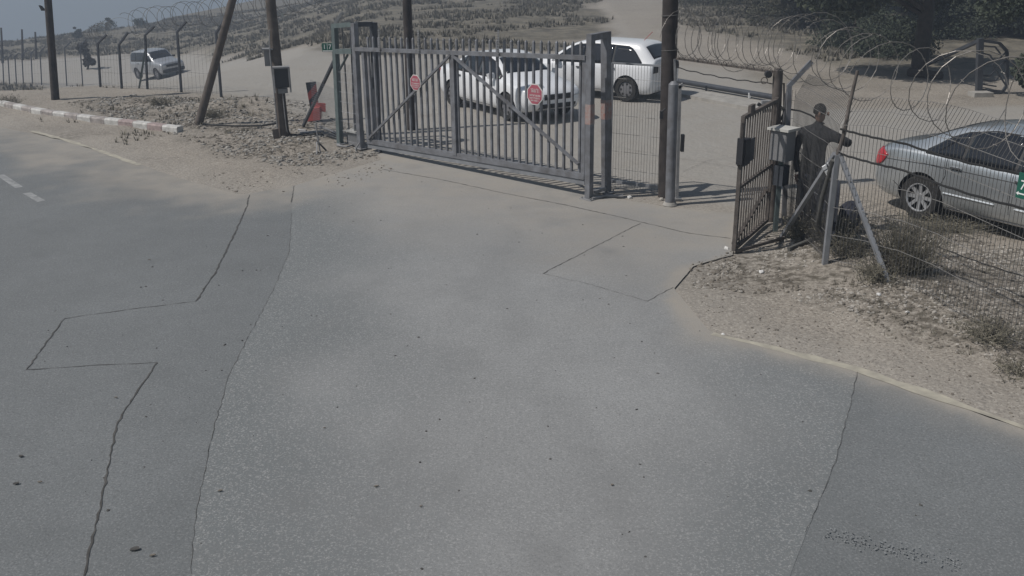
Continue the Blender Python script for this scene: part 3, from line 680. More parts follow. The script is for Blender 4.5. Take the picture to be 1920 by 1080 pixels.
# leaning striped board and red block
sb0 = onT(G(592, 226)); s1 = GY(574, 153, sb0); s2 = GY(590, 155, sb0)
st = thing('striped_board', 'leaning warning board with faded red and dark diagonal stripes', 'warning board', sb0)
bl_, br_ = GY(585, 222, sb0), GY(600, 220, sb0); tl_, tr_ = GY(573, 155, sb0), GY(592, 153, sb0)
def quad(mb, a, b, c, d, th=.02, n=np.array([0, -1., 0])):
    V = [a, b, c, d, a - n * th, b - n * th, c - n * th, d - n * th]
    return mb.add(V, [(0, 1, 2, 3), (7, 6, 5, 4), (0, 4, 5, 1), (1, 5, 6, 2), (2, 6, 7, 3), (3, 7, 4, 0)])
mbb = MB(); quad(mbb, bl_, br_, tr_, tl_); mbb.build('board', DARKP, st)
def lerp(a, b, t): return a + (b - a) * t
nn = np.array([0, -.006, 0])
for (l0, l1, r0, r1) in ((.50, .70, .72, .95), (.05, .26, .28, .50)):
    mb = MB(); quad(mb, lerp(bl_, tl_, l0) + nn, lerp(br_, tr_, r0) + nn, lerp(br_, tr_, r1) + nn, lerp(bl_, tl_, l1) + nn, .005); mb.build('stripe', RED, st)
rb0 = onT(G(592, 229)); rt = thing('barrier_block', 'faded red plastic barrier block at the foot of the striped board', 'barrier', rb0)
V0 = [GY(576, 228, rb0), GY(600, 225, rb0), GY(599, 201, rb0), GY(583, 203, rb0)]
mb = MB(); quad(mb, *V0, .22); mb.build('body', RED, rt)
MB().bar(GY(583, 202, rb0) + Z * .01 + np.array([0, .1, 0]), GY(609, 203, rb0) + np.array([0, .1, 0]), .2, .03).build('top_lip', RED, rt)
# small green sign
g0 = onT(G(612, 205)); sg = GY(614, 89, pa)
def green_sign(c, w, h, ax, label, kind):
    o = thing('number_sign', label, 'sign', c - Z * h / 2)
    u_, n_ = ax
    MB().box(c, (w, .012, h), (u_, n_, Z)).build('plate', SGREEN, o)
    def txt(s, x, z_, size):
        cu = bpy.data.curves.new('digit', 'FONT'); cu.body = s; cu.size = size; cu.align_x = 'CENTER'; cu.extrude = .001
        t_ = bpy.data.objects.new('digit', cu); COL.objects.link(t_)
        dg = bpy.context.evaluated_depsgraph_get(); me = bpy.data.meshes.new_from_object(t_.evaluated_get(dg)); bpy.data.objects.remove(t_)
        oo = bpy.data.objects.new('digit', me); COL.objects.link(oo); me.materials.clear(); me.materials.append(WHITE); oo.parent = o
        p = c + u_ * x + Z * z_ - n_ * .0085 - ORG[o.name]
        oo.matrix_local = Matrix(((u_[0], 0, -n_[0], p[0]), (u_[1], 0, -n_[1], p[1]), (0, 1, 0, p[2]), (0, 0, 0, 1)))
    def arrow(x0, x1, z_, t=.012):
        mb = MB().box(c + u_ * (x0 + x1) / 2 + Z * z_ - n_ * .0085, (abs(x1 - x0), .003, t), (u_, n_, Z))
        q = c + u_ * x0 + Z * z_ - n_ * .0085; mb.prism([(-t * 2.2, 0), (0, t * 1.6), (0, -t * 1.6)], q, (u_, Z, n_), .003); mb.build('arrow', WHITE, o)
    return o, txt, arrow
o_, txt, arrow = green_sign(sg, .22, .17, (np.array([1., 0, 0]), np.array([0, 1., 0])), 'small dark green number sign left of the gate frame', 0)
txt('1', -.06, -.03, .13); txt('7', .05, -.03, .13)
MB().box(sg - np.array([.002, .0085, -.02]), (.008, .003, .12)).build('divider', WHITE, o_); MB().box(sg - Z * .068 - np.array([0, .0085, 0]), (.2, .003, .018)).build('underline', WHITE, o_)
spo = GY(622, 55, pa) ; solo(MB().bar(onT(G(634, 262)) + gn * .3, GY(619, 52, pa) + gn * .3, .03, .03), 'sign_post', LPIPE, 'thin pale post beside the green number sign', 'post')

# leaning strut, other poles
o_, a_, b_ = pole('leaning_strut', 372, 234, 436, 0, .10, .085, WOOD, 'thick wooden strut leaning to the right on the left dirt bank', 'strut', extra=.9, sink=.15)
o_, a_, b_ = pole('utility_pole', 104, 187, 90, 0, .11, .09, WOODD, 'slim dark pole with a small lamp arm at the far left', extra=1.6)
la = GY(91, 20, a_); MB().tube([la, GY(83, 17, a_)], .02, 6).build('arm', WOODD, o_, 40)
q = GY(81, 20, a_); MB().prism([(-.05, 0), (.03, .0), (.08, .14), (.03, .12)], q, ((-1, 0, 0), Z, (0, 1, 0)), .1).build('lamp_head', BLACK, o_)
o_, a_, b_ = pole('utility_pole', 772, 243, 763, 0, .105, .095, WOODD, 'dark straight pole behind the left half of the sliding gate', extra=2.0)
o_, a_, b_ = pole('utility_pole', 1249, 368, 1257, 0, .135, .115, WOODD, 'thick dark wooden pole right of the sliding gate', extra=2.2)
WP = a_.copy()
for q in (95, 30):
    mb = MB(); c0 = GY(1256, q, WP); mb.tube([c0 + np.array([math.cos(t) * .13, math.sin(t) * .13, (t - 3) * .008]) for t in np.linspace(0, 6.28, 14)], .006, 5); mb.build('wire_wrap', WIRE, o_, 60)
# round pipe post and slim jamb
rp = G(1256, 384); rt_ = GY(1263, 158, rp)
pp = thing('pipe_post', 'stout grey round pipe post with a domed cap beside the wooden pole', 'post', rp)
MB().tube([rp - Z * .05, rt_, rt_ + Z * .045], [.078, .078, .035], 16).build('pipe', GREYP, pp, 40)
MB().tube([rp, rp + Z * .05], [.12, .09], 12).build('footing', CONC, pp, 30)
jb = G(1269, 375); jt_ = GY(1275, 160, jb)
jm = thing('door_jamb', 'slim steel jamb with dark latch box between pipe post and pedestrian opening', 'jamb', jb)
MB().bar(jb, jt_, .045, .05).build('upright', LPIPE, jm)
lb = GY(1276, 268, jb); MB().box(lb + np.array([.03, 0, 0]), (.05, .08, .27)).build('latch_box', BLACK, jm)
MB().bar(GY(1272, 164, jb), GY(1281, 158, jb), .05, .05).build('hinge_tab', LPIPE, jm)
MB().box(jb + Z * .02, (.14, .12, .03)).build('foot_plate', LPIPE, jm)
jj = G(1264, 372); solo(MB().bar(GY(1261, 108, WP) + np.array([0, -.2, 0]), GY(1262, 155, WP) + np.array([0, -.2, 0]), .03, .03), 'bracket', LPIPE, 'short pale upright bracket on top of the pipe post', 'bracket')
pk = GY(1237, 212, WP) - np.array([0, .18, 0]); solo(MB().box(pk, (.05, .05, .12)).tube([pk + Z * .05, pk + np.array([.06, 0, .1])], .012, 6), 'padlock', BLACK, 'small dark padlock on the edge of the mesh panel', 'lock')

# ------------------------------------------------------------------ pedestrian gateway
hp_ = G(1446, 414); ht = GY(1459, 132, hp_)
gw = thing('hinge_post', 'round rusty brown gatepost at the right of the pedestrian opening', 'post', hp_)
MB().tube([hp_ - Z * .05, ht, ht + Z * .03], [.07, .07, .03], 14).build('pipe', RUST, gw, 40)
bmA, bmB = GY(1266, 108, WP) - np.array([0, .12, 0]), ht - Z * .03
bm = thing('overhead_beam', 'thin rusty beam over the pedestrian opening with barbed wire', 'beam', bmA - Z * .05)
MB().bar(bmA, bmB, .03, .03).build('rail', RUST, bm)
mb = MB(); n = 300
mb.tube([lerp(bmA, bmB, t) + np.array([0, .035 * math.cos(t * 130), .02 + .035 * math.sin(t * 130)]) for t in np.linspace(0, .98, n)], .0035, 4)
for k in range(36):
    c_ = lerp(bmA, bmB, .02 + .026 * k) + Z * .03
    for q in range(2): d = rng.normal(size=3); d = nrm(d) * .04; mb.tube([c_ - d, c_ + d], .003, 3)
tag(mb.build('barbed_wire', RUST, bm))
c1_, c2_ = GY(1266, 125, WP) - np.array([0, .12, 0]), GY(1470, 158, hp_)
P = [lerp(c1_, c2_, t) + Z * (-.04 * math.sin(math.pi * t) + .008 * math.sin(t * 40)) for t in np.linspace(0, 1, 30)]
cable('cable', P, .008, RUBBER, 'thin dark cable sagging under the overhead beam')
q0 = GY(1470, 156, hp_); cable('cable', [c2_, q0, GY(1470, 200, hp_), GY(1466, 240, hp_)], .012, RUBBER, 'dark cable dropping down beside the rusty gatepost')
bc = GY(1440, 139, hp_); lt = thing('lamp', 'small dark round lamp hanging under the beam by the rusty gatepost', 'lamp', bc - Z * .05)
mb = MB(); mb.tube([bc + np.array([0, .04, 0]), bc - np.array([0, .05, 0])], [.045, .05], 10); mb.build('housing', BLACK, lt, 40)
rc = GY(1433, 151, hp_); mb = MB(); mb.tube([rc + np.array([.045 * math.cos(t), 0, .045 * math.sin(t)]) for t in np.linspace(0, 6.2832, 18)], .007, 5, False); solo(mb, 'wire_ring', RUST, 'small rusty wire ring hanging from the sagging cable', 'ring', smooth=60)
# leaf
lf0 = G(1376, 474); lf1 = G(1437, 420); LA = GY(1392, 214, lf0); LB = GY(1449, 203, lf1)
LA0 = lf0 + Z * .03; LB0 = lf1 + Z * .03
LT = 1.80
pg = thing('pedestrian_gate', 'open rusty brown gate leaf of vertical bars swung toward the road', 'gate', LA0)
lfu = nrm(lf1 - lf0); lfn = np.array([-lfu[1], lfu[0], 0]); LL = np.linalg.norm((lf1 - lf0)[:2])
def lp(s, h, off=0.): return LA0 + lfu * s + Z * h + lfn * off
MB().bar(lp(0, 0), lp(0, LT), .05, .05, side=lfu).build('stile', RUST, pg); MB().bar(lp(LL, 0), lp(LL, LT + .02), .05, .05, side=lfu).build('stile', RUST, pg)
for h, w in ((.03, .05), (.86, .04), (LT - .02, .05)): MB().bar(lp(.027, h), lp(LL - .027, h), w, w, side=lfn).build('rail', RUST, pg)
MB().bar(lp(.05, .08, .03), lp(LL - .05, .5, .03), .05, .03, side=lfn).build('kick_brace', RUST, pg)
for k in range(13):
    s = .09 + (LL - .18) * k / 12; MB().bar(lp(s, .06), lp(s, LT - .05), .018, .018, side=lfu).build('bar', RUST, pg)
lk = lp(.10, 1.32, -.01)
MB().box(lk, (.22, .10, .34), (lfu, lfn, Z)).build('lock_case', BLACK, pg); MB().box(lp(-.04, 1.35), (.05, .08, .34), (lfu, lfn, Z)).build('latch_plate', BLACK, pg)
MB().bar(lp(-.03, 1.5), lp(-.03, 1.72), .03, .03).build('bolt', RUST, pg)
MB().box(lp(.42, 1.28), (.34, .02, .30), (lfu, lfn, Z)).build('cover_plate', DARKP, pg)
MB().box(lp(.35, LT + .05), (.2, .04, .09), (lfu, lfn, Z)).build('top_plate', RUST, pg)
# ground sill of the leaf
mb = MB().bar(onT(G(1380, 474)) + Z * .03, onT(G(1470, 455)) + Z * .04, .04, .03); solo(mb, 'flat_bar', RUST, 'rusty flat bar lying on the dirt below the open gate leaf', 'bar')
# meter cabinet beside
cb0 = onT(G(1462, 440)); cbc = GY(1467, 272, G(1465, 435))
cbx = thing('meter_cabinet', 'pale topped grey cabinet mounted beside the open gate leaf', 'cabinet', cbc - Z * .3)
fx = nrm(np.array([-.75, -.66, 0])); fy = np.array([-fx[1], fx[0], 0])
MB().box(cbc, (.22, .26, .42), (fx, fy, Z)).build('case', PLAST, cbx)
MB().box(cbc + fx * .112, (.012, .24, .40), (fx, fy, Z)).build('door', PLASTL if False else PLAST, cbx)
MB().box(cbc + Z * .23, (.30, .34, .035), (fx, fy, Z)).build('rain_cover', PLASTL, cbx)
MB().bar(cbc - Z * .21, np.array([cbc[0], cbc[1], 0]), .06, .06).build('stand', GREENP, cbx)
MB().box(cbc - Z * .42 + fy * .02, (.16, .16, .28), (fx, fy, Z)).build('junction_box', DARKP, cbx)
hd = GY(1474, 225, hp_); cable('bent_bracket', [GY(1458, 195, hp_), GY(1472, 207, hp_), GY(1462, 228, hp_), GY(1470, 238, hp_)], .018, RUST, 'bent dark bracket arm on the rusty gatepost', 'bracket')
ms = GY(1437, 193, lf1); mo_ = thing('flood_lamp', 'small pale floodlight on top of the open gate leaf', 'lamp', ms - Z * .06)
MB().box(ms, (.14, .08, .07)).build('head', LPIPE, mo_); MB().bar(ms - np.array([.06, 0, .05]), ms + np.array([-.12, 0, -.01]), .05, .04).build('visor', BLACK, mo_)

# ------------------------------------------------------------------ right perimeter fence
f1 = onT(G(1470, 420)); f2 = onT(G(1545, 508)); f3 = onT(G(1672, 552)); f4 = onT(G(1935, 668)); f5 = f4 + nrm(f4 - f3) * 4
ARM = np.array([.20, .12, .30])
rfen = thing('wire_fence', 'tall welded wire fence right of the pedestrian gate with outward arms', 'fence', f2)
b1_ = GY(1480, 160, f1); k1 = GY(1522, 115, f1)
MB().bar(f1 - Z * .1, b1_, .06, .06).build('post', DARKP if False else GREYP, rfen); MB().bar(b1_ - (k1 - b1_) * .06, k1, .06, .05).build('arm', GREYP, rfen)
b2_ = GY(1583, 250, f2); b2b = GY(1592, 200, f2); k2 = GY(1608, 132, f2)
j2 = GY(1570, 290, f2)
MB().bar(f2 - Z * .1, j2, .065, .065).build('post', GALV, rfen)
MB().tube([j2 - Z * .02, b2_, b2b, k2], [.028, .026, .024, .02], 8).build('arm', RUST, rfen, 50)
h5 = 1.55
f5t = f5 + Z * 2.0
MB().bar(f5 - Z * .1, f5t, .06, .06).build('post', GREYP, rfen); MB().bar(f5t, f5t + ARM * 1.3, .05, .05).build('arm', GREYP, rfen)
H1, H2 = b1_[2] - f1[2], 1.62
def mesh_run(a, b, ha, hb, arm, name='wire_mesh', sx=.05, r=.0034):
    L_ = np.linalg.norm((b - a)[:2]); n = int(L_ / sx); mb = MB()
    for k in range(n + 1):
        t = k / n; p = lerp(a, b, t); p = onT(p); h = ha + (hb - ha) * t; w = .012 * math.sin(k * .7) * np.array([1, 0, 0])
        mb.tube([p + Z * .02, p + Z * h * .5 + w, p + Z * h, p + Z * h + arm], r, 3, False)
    for q in (.04, .22, .42, .62, .82, 1.0): mb.tube([onT(lerp(a, b, t)) + Z * (ha + (hb - ha) * t) * q for t in np.linspace(0, 1, 12)], r * 1.1, 3, False)
    for q in (.5, 1.): mb.tube([onT(lerp(a, b, t)) + Z * (ha + (hb - ha) * t) + arm * q for t in np.linspace(0, 1, 12)], r, 3, False)
    return tag(mb.build(name, WIRE, rfen), kind='stuff')
mesh_run(f1, f2, 1.85, 1.75, ARM); mesh_run(f2, f3, 1.75, 1.78, ARM); mesh_run(f3, f5, 1.78, 1.85, ARM)
wire_panel('wire_mesh', hp_ + (f1 - hp_) * .3, f1, .05, 1.95, rfen, .045, .25, .003, WIRE)
MB().bar(lerp(hp_, f1, .35) + Z * .0, lerp(hp_, f1, .35) + Z * 1.9, .035, .035).build('side_bar', GREYP, rfen)
# struts of the corner
for (px, py, tx, ty, lab) in ((1463, 446, 1566, 288, 'grey steel strut slanting down left from the fence corner'), (1666, 551, 1574, 288, 'grey steel strut slanting down right from the fence corner')):
    a = onT(G(px, py)); j = GY(tx, ty, f2)
    solo(MB().bar(a - Z * .05, j, .05, .05), 'strut', GALV, lab, 'strut')
def sagline(p, q, sag, n=24, wob=.004):
    return [lerp(p, q, t) - Z * (sag * math.sin(math.pi * t)) + np.array([0, 0, wob * math.sin(t * 31)]) for t in np.linspace(0, 1, n)]
cable('cable', sagline(GY(1576, 242, f2), GY(1690, 268, f3), .01, 14) + sagline(GY(1692, 268, f3), GY(1935, 330, f4), .03)[1:], .013, RUBBER, 'upper black cable strung along the right fence')
cable('cable', sagline(GY(1574, 288, f2), GY(1690, 318, f3), .01, 14) + sagline(GY(1692, 319, f3), GY(1935, 395, f4), .03)[1:], .013, RUBBER, 'lower black cable strung along the right fence')
cable('cable', [GY(1448, 200, hp_), GY(1500, 208, f1), GY(1520, 216, f1), GY(1545, 232, f1)] , .012, RUBBER, 'short black cable running behind the person toward the corner post')
cable('cable', sagline(onT(G(1740, 480)) + Z * .12, onT(G(1935, 560)) + Z * .14, .02), .008, RUBBER, 'dark low wire along the foot of the right fence')
cable('hose', [GY(1562, 300, f2), GY(1556, 380, f2) + np.array([0, .3, 0]), GY(1548, 430, f2) + np.array([0, .3, 0]), onT(G(1535, 452)) + Z * .1, onT(G(1515, 466)) + Z * .04, onT(G(1478, 475)) + Z * .03], .030, mat('dusty grey hose', (.10, .098, .092), .8), 'thick dusty hose bending onto the dirt under the strut', 'hose')
cable('hose', [onT(G(1545, 470)) + Z * .03, onT(G(1600, 480)) + Z * .03, onT(G(1650, 482)) + Z * .03], .015, RUBBER, 'dark hose lying on the dirt behind the corner strut', 'hose')
# big green sign on the fence
gs = GY(1920, 347, f4) - np.array([0, .1, 0]); su = nrm((f4 - f3) * [1, 1, 0]); sn = np.array([-su[1], su[0], 0]); sn = sn if sn[1] > 0 else -sn
o_, txt, arrow = green_sign(gs, .26, .24, (su, sn), 'dark green sign with a white 7 and a left arrow on the right fence', 1)
txt('7', -.065, -.035, .13); arrow(-.10, -.02, -.075); MB().box(gs + su * .012 - sn * .0085, (.006, .003, .2), (su, sn, Z)).build('divider', WHITE, o_)

# ------------------------------------------------------------------ razor wire coils
def coil(pts, rad, pitch, name, m, label, r=.006, parent=None, barb=True, wob=.13, seed=1, squash=1.):
    P = [np.array(p, float) for p in pts]; cum = np.concatenate([[0], np.cumsum([np.linalg.norm(b - a) for a, b in zip(P, P[1:])])])
    tot = cum[-1]; per = 18; n = int(tot / pitch * per); q = []; rs = np.random.default_rng(seed); w = rs.normal(size=int(tot / pitch) + 3) * wob
    for i in range(n):
        s = tot * i / n + pitch * .25 * math.sin(i * 2 * math.pi / per * .5); s = min(max(s, 0), tot); c = np.array([np.interp(s, cum, [p[k] for p in P]) for k in range(3)])
        c2 = np.array([np.interp(min(tot, s + .05), cum, [p[k] for p in P]) for k in range(3)]) - np.array([np.interp(max(0, s - .05), cum, [p[k] for p in P]) for k in range(3)])
        t = nrm(c2); sdv_ = nrm(np.cross(t, Z)); u_ = np.cross(sdv_, t); a = 2 * math.pi * i / per; k = i / per; rr = rad * (1 + np.interp(k, range(len(w)), w))
        q.append(c + sdv_ * rr * math.cos(a) * squash + u_ * rr * math.sin(a))
    mb = MB().tube(q, r, 4)
    if barb:
        for i in range(0, n - 1, 1):
            c = (q[i] + q[i + 1]) / 2; d = nrm(rs.normal(size=3)) * r * 4.2; mb.tube([c - d, c + d], r * .45, 3)
    return solo(mb, name, m, label, 'razor wire', 'razor wire coils on the fences')
hz = lambda px, py, ref: GY(px, py, ref)
k4 = GY(1800, 250, f3 * .5 + f4 * .5); 
coil([GY(1275, 68, WP), GY(1370, 72, WP * .5 + hp_ * .5), GY(1480, 82, f1)], .36, .13, 'razor_coil', RAZOR, 'dense razor wire coil above the pedestrian opening', .0045, seed=3)
coil([GY(1478, 80, f1), GY(1560, 100, f1 * .5 + f2 * .5), GY(1640, 130, f2)], .40, .30, 'razor_coil', RAZOR, 'loose razor wire coil on the arms above the corner post', .0045, seed=4)
coil([GY(1640, 132, f2), GY(1760, 160, f3), GY(1900, 205, f4), GY(2100, 250, f4)], .42, .62, 'razor_coil', RAZOR, 'wide open razor wire loops above the silver grey car', .005, seed=5)

# ------------------------------------------------------------------ left perimeter fence
lposts = [(415, 184, 405, 62, 417, 40), (340, 175, 332, 60, 346, 41), (276, 168, 272, 66, 286, 50), (228, 167, 223, 84, 236, 62), (188, 164, 183, 82, 196, 66), (155, 162, 150, 86, 162, 72), (125, 161, 121, 90, 132, 78), (98, 162, 95, 92, 100, 82), (78, 160, 75, 98, 82, 88), (61, 160, 58, 100, 65, 92), (44, 160, 41, 103, 48, 95), (31, 160, 28, 106, 34, 99), (18, 160, 15, 109, 21, 102), (7, 160, 5, 111, 10, 105)]
lfen = thing('perimeter_fence', 'long wire fence on bent dark posts running away along the left road', 'fence', onT(G(340, 175)))
tops = []; feet = []
for (bx_, by_, kx, ky, tx, ty) in lposts:
    b = onT(G(bx_, by_)); k = GY(kx, ky, b); t = GY(tx, ty, b) + np.array([.0, .15, 0]); feet.append(b); tops.append((k, t))
    mb = MB().tube([b - Z * .1, k, t], .040, 6); mb.build('post', DARKP, lfen, 40)
for i in range(len(feet) - 1):
    a, b = feet[i], feet[i + 1]; ka, kb = tops[i][0], tops[i + 1][0]; mb = MB(); L_ = np.linalg.norm((b - a)[:2]); n = int(L_ / .16)
    if L_ > 14: continue
    for k in range(1, n): mb.tube([lerp(a, b, k / n), lerp(ka, kb, k / n)], .0022, 3, False)
    for q in (.05, .35, .65, 1.): mb.tube([lerp(a, ka, q), lerp(b, kb, q)], .003, 3, False)
    tag(mb.build('wire_mesh', WIRED, lfen), kind='stuff')
q = onT(G(261, 167)); solo(MB().bar(q, GY(272, 96, feet[2]) , .045, .045), 'fence_stay', GREENP, 'slanting stay against the third bent fence post left of the leaning strut', 'brace')
cp = [t + Z * .28 for k, t in tops]
rr_ = [GY(560, -2, pa), GY(480, 10, feet[0])]
coil([GY(620, -25, pa * .6 + feet[0] * .4), GY(500, 8, feet[0] * .8 + pa * .2), GY(415, 22, feet[0]), GY(350, 26, feet[1]), GY(285, 36, feet[2]), GY(238, 47, feet[3])], .34, .32, 'razor_coil', WIRE, 'razor wire coil against the sky above the left fence', .006, barb=False, seed=6)
coil([GY(238, 47, feet[3]), GY(200, 56, feet[4]), GY(160, 66, feet[5]), GY(120, 76, feet[6])], .26, 1.1, 'razor_coil', WIRE, 'distant end of the razor wire coil at the far left', .004, barb=False, seed=7)
cable('wire', sagline(GY(560, 6, feet[0]), GY(380, 34, feet[0]), .02), .006, WIRE, 'lower wire line under the coil behind the leaning strut', 'wire')
# far poles on the skyline
for (bx_, by_, tx, ty, lab) in ((5, 118, 2, 52, 'distant dark pole at the left picture edge'), (43, 112, 41, 55, 'distant thin pole left of the slim dark pole'), (68, 110, 66, 60, 'distant thin pole just left of the slim dark pole')):
    b = G(bx_, by_); b = onT(b); t = GY(tx, ty, b); solo(MB().tube([b, t], [.11, .07], 6), 'distant_pole', WOODD, lab, 'pole', smooth=50)

# ------------------------------------------------------------------ vehicles
def evaluated(o):
    dg = bpy.context.evaluated_depsgraph_get(); me = bpy.data.meshes.new_from_object(o.evaluated_get(dg)); return me
def make_car(label, cat, spec, paint, pos, yaw, name='parked_car', group=None):
    """x forward, y left, z up; spec holds stations (x, bottom, belt, half width, top, half width at top)"""
    root = thing(name, label, cat, (pos[0], pos[1], pos[2]), group, yaw, local=True)
    st = spec['st']; V = []; m = 9
    for (x, zb, zs, hw, zt_, hwt) in st:
        half = [(0, zb), (hw * .86, zb), (hw * .965, zb + .10), (hw, zb + .5 * (zs - zb)), (hw * .985, zs - .07), (hw * .945, zs), (hwt, zt_ - .045), (hwt * .80, zt_ - .004), (0, zt_ + .012)]
        V.append([(x, -y, z) for y, z in half] + [(x, y, z) for y, z in half[-2:0:-1]])
    n = len(V[0]); vv = [p for ring in V for p in ring]
    F = [(i * n + k, (i + 1) * n + k, (i + 1) * n + (k + 1) % n, i * n + (k + 1) % n) for i in range(len(V) - 1) for k in range(n)]
    F += [tuple(range(n)), tuple((len(V) - 1) * n + k for k in range(n))[::-1]]
    me = bpy.data.meshes.new('body'); me.from_pydata(vv, [], F); bm = bmesh.new(); bm.from_mesh(me)
    bmesh.ops.recalc_face_normals(bm, faces=bm.faces)
    cl = bm.edges.layers.float.get('crease_edge') or bm.edges.layers.float.new('crease_edge')
    bm.verts.ensure_lookup_table()
    for e in bm.edges:
        a, b = e.verts[0].index, e.verts[1].index; ka, kb = a % n, b % n
        if ka == kb and ka in (5, 11): e[cl] = spec.get('crease', .45)
        if ka == kb and ka in (1, 15): e[cl] = .6
        if ka == kb and ka in (6, 10): e[cl] = .35
        if a // n == b // n and a // n in (0, len(V) - 1): e[cl] = .5
        if a // n == b // n and a // n in spec.get('xcrease', ()): e[cl] = .5
    bm.to_mesh(me); bm.free()
    me.materials.append(paint); me.materials.append(TRIM)
    o = bpy.data.objects.new('body', me); COL.objects.link(o)
    o.modifiers.new('s', 'SUBSURF').levels = 2
    smooth_me = evaluated(o); tree = BVHTree.FromPolygons([v.co for v in smooth_me.vertices], [p.vertices for p in smooth_me.polygons])
    wr = spec['wr']; wx = spec['wx']; hw = spec['hw']; cuts = []
    for x in wx:
        for s in (-1, 1):
            cm = bpy.data.meshes.new('c'); mb = MB(); mb.tube([np.array([x, s * (hw - .30), wr]), np.array([x, s * (hw + .2), wr])], wr + .055, 28)
            cm.from_pydata(np.concatenate(mb.v).tolist(), [], mb.f); cm.materials.append(paint); cm.materials.append(TRIM)
            b_ = bmesh.new(); b_.from_mesh(cm); bmesh.ops.recalc_face_normals(b_, faces=b_.faces); b_.to_mesh(cm); b_.free()
            for p in cm.polygons: p.material_index = 1
            co = bpy.data.objects.new('c', cm); COL.objects.link(co); cuts.append(co)
            md = o.modifiers.new('b', 'BOOLEAN'); md.operation = 'DIFFERENCE'; md.object = co; md.solver = 'EXACT'
    me2 = evaluated(o); bpy.data.objects.remove(o)
    for c in cuts: bpy.data.objects.remove(c)
    me2.name = 'body'; me2.polygons.foreach_set('use_smooth', [True] * len(me2.polygons)); me2.set_sharp_from_angle(angle=R(38))
    body = bpy.data.objects.new('body', me2); COL.objects.link(body); body.parent = root; ORG[body.name] = np.zeros(3)
    def hit(o_, d):
        r = tree.ray_cast(Vector(o_), Vector(d)); return r
    def patch(nm, bot, top, m_, axis, off=.006, nu=14, nv=6, parent=None, both=True):
        """curves bot/top given in the two free coordinates, projected on the body along axis"""
        par = parent or root; sides = {'y': (-1, 1)}.get(axis, (1,))
        for s in (sides if both else (-1,)):
            B = np.array(bot, float); T = np.array(top, float); g = np.zeros((nu + 1, nv + 1, 3)); ok = True
            tb_ = np.linspace(0, 1, len(B)); tt_ = np.linspace(0, 1, len(T))
            for i in range(nu + 1):
                u = i / nu; b_ = np.array([np.interp(u, tb_, B[:, k]) for k in (0, 1)]); t_ = np.array([np.interp(u, tt_, T[:, k]) for k in (0, 1)])
                for j in range(nv + 1):
                    p = b_ + (t_ - b_) * j / nv
                    if axis == 'y': r = hit((p[0], s * 3, p[1]), (0, -s, 0))
                    elif axis == 'z': r = hit((p[0], p[1], 4), (0, 0, -1))
                    elif axis == '+x': r = hit((5, p[0], p[1]), (-1, 0, 0))
                    else: r = hit((-5, p[0], p[1]), (1, 0, 0))
                    if r[0] is None: ok = False; break
                    nr = r[1] if r[1].dot(Vector((0, s, 0) if axis == 'y' else (0, 0, 1) if axis == 'z' else (1, 0, 0) if axis == '+x' else (-1, 0, 0))) > 0 else -r[1]
                    g[i, j] = np.array(r[0] + nr * off)
                if not ok: break
            if not ok: continue
            mb = MB(); W = nv + 1
            mb.add(g.reshape(-1, 3), [(i * W + j, (i + 1) * W + j, (i + 1) * W + j + 1, i * W + j + 1) for i in range(nu) for j in range(nv)])
            po = mb.build(nm, m_, par, 60, local=True)
            md = po.modifiers.new('t', 'SOLIDIFY'); md.thickness = off * .9; md.offset = 0
    for kind, args in spec['patches']:
        patch(kind, *args[:2], args[2], args[3], **(args[4] if len(args) > 4 else {}))
    def seam(pts, w=.012, m_=TRIM):      # thin door gap on both sides
        for s in (-1, 1):
            q = []
            for a, b in zip(pts, pts[1:]):
                for k in range(8):
                    p = lerp(np.array(a, float), np.array(b, float), k / 8); r = hit((p[0], s * 3, p[1]), (0, -s, 0))
                    if r[0] is not None: q.append(np.array(r[0]))
            if len(q) > 2: MB().tube(q, w / 2, 4).build('door_gap' if m_ is TRIM else 'side_trim', m_, root, 60, local=True)
    for sm in spec.get('seams', ()): seam(*sm)
    for (x, z) in spec.get('handles', ()):
        for s in (-1, 1):
            r = hit((x, s * 3, z), (0, -s, 0))
            if r[0] is not None:
                c = np.array(r[0]) + np.array([0, s * .015, 0]); MB().box(c, (.17, .03, .028)).build('door_handle', spec.get('hm', paint), root, local=True)
    for s in (-1, 1):
        x, z = spec['mirror']; r = hit((x, s * 3, z - .06), (0, -s, 0)); y = abs(r[0][1]) if r[0] is not None else hw
        mb = MB(); mb.prism([(-.09, -.055), (.08, -.06), (.10, .05), (-.06, .07)], (x, s * (y + .10), z), ((0, s, 0), (0, 0, 1), (1, 0, 0)), .10); mm = mb.build('mirror', spec.get('mm', paint), root, local=True)
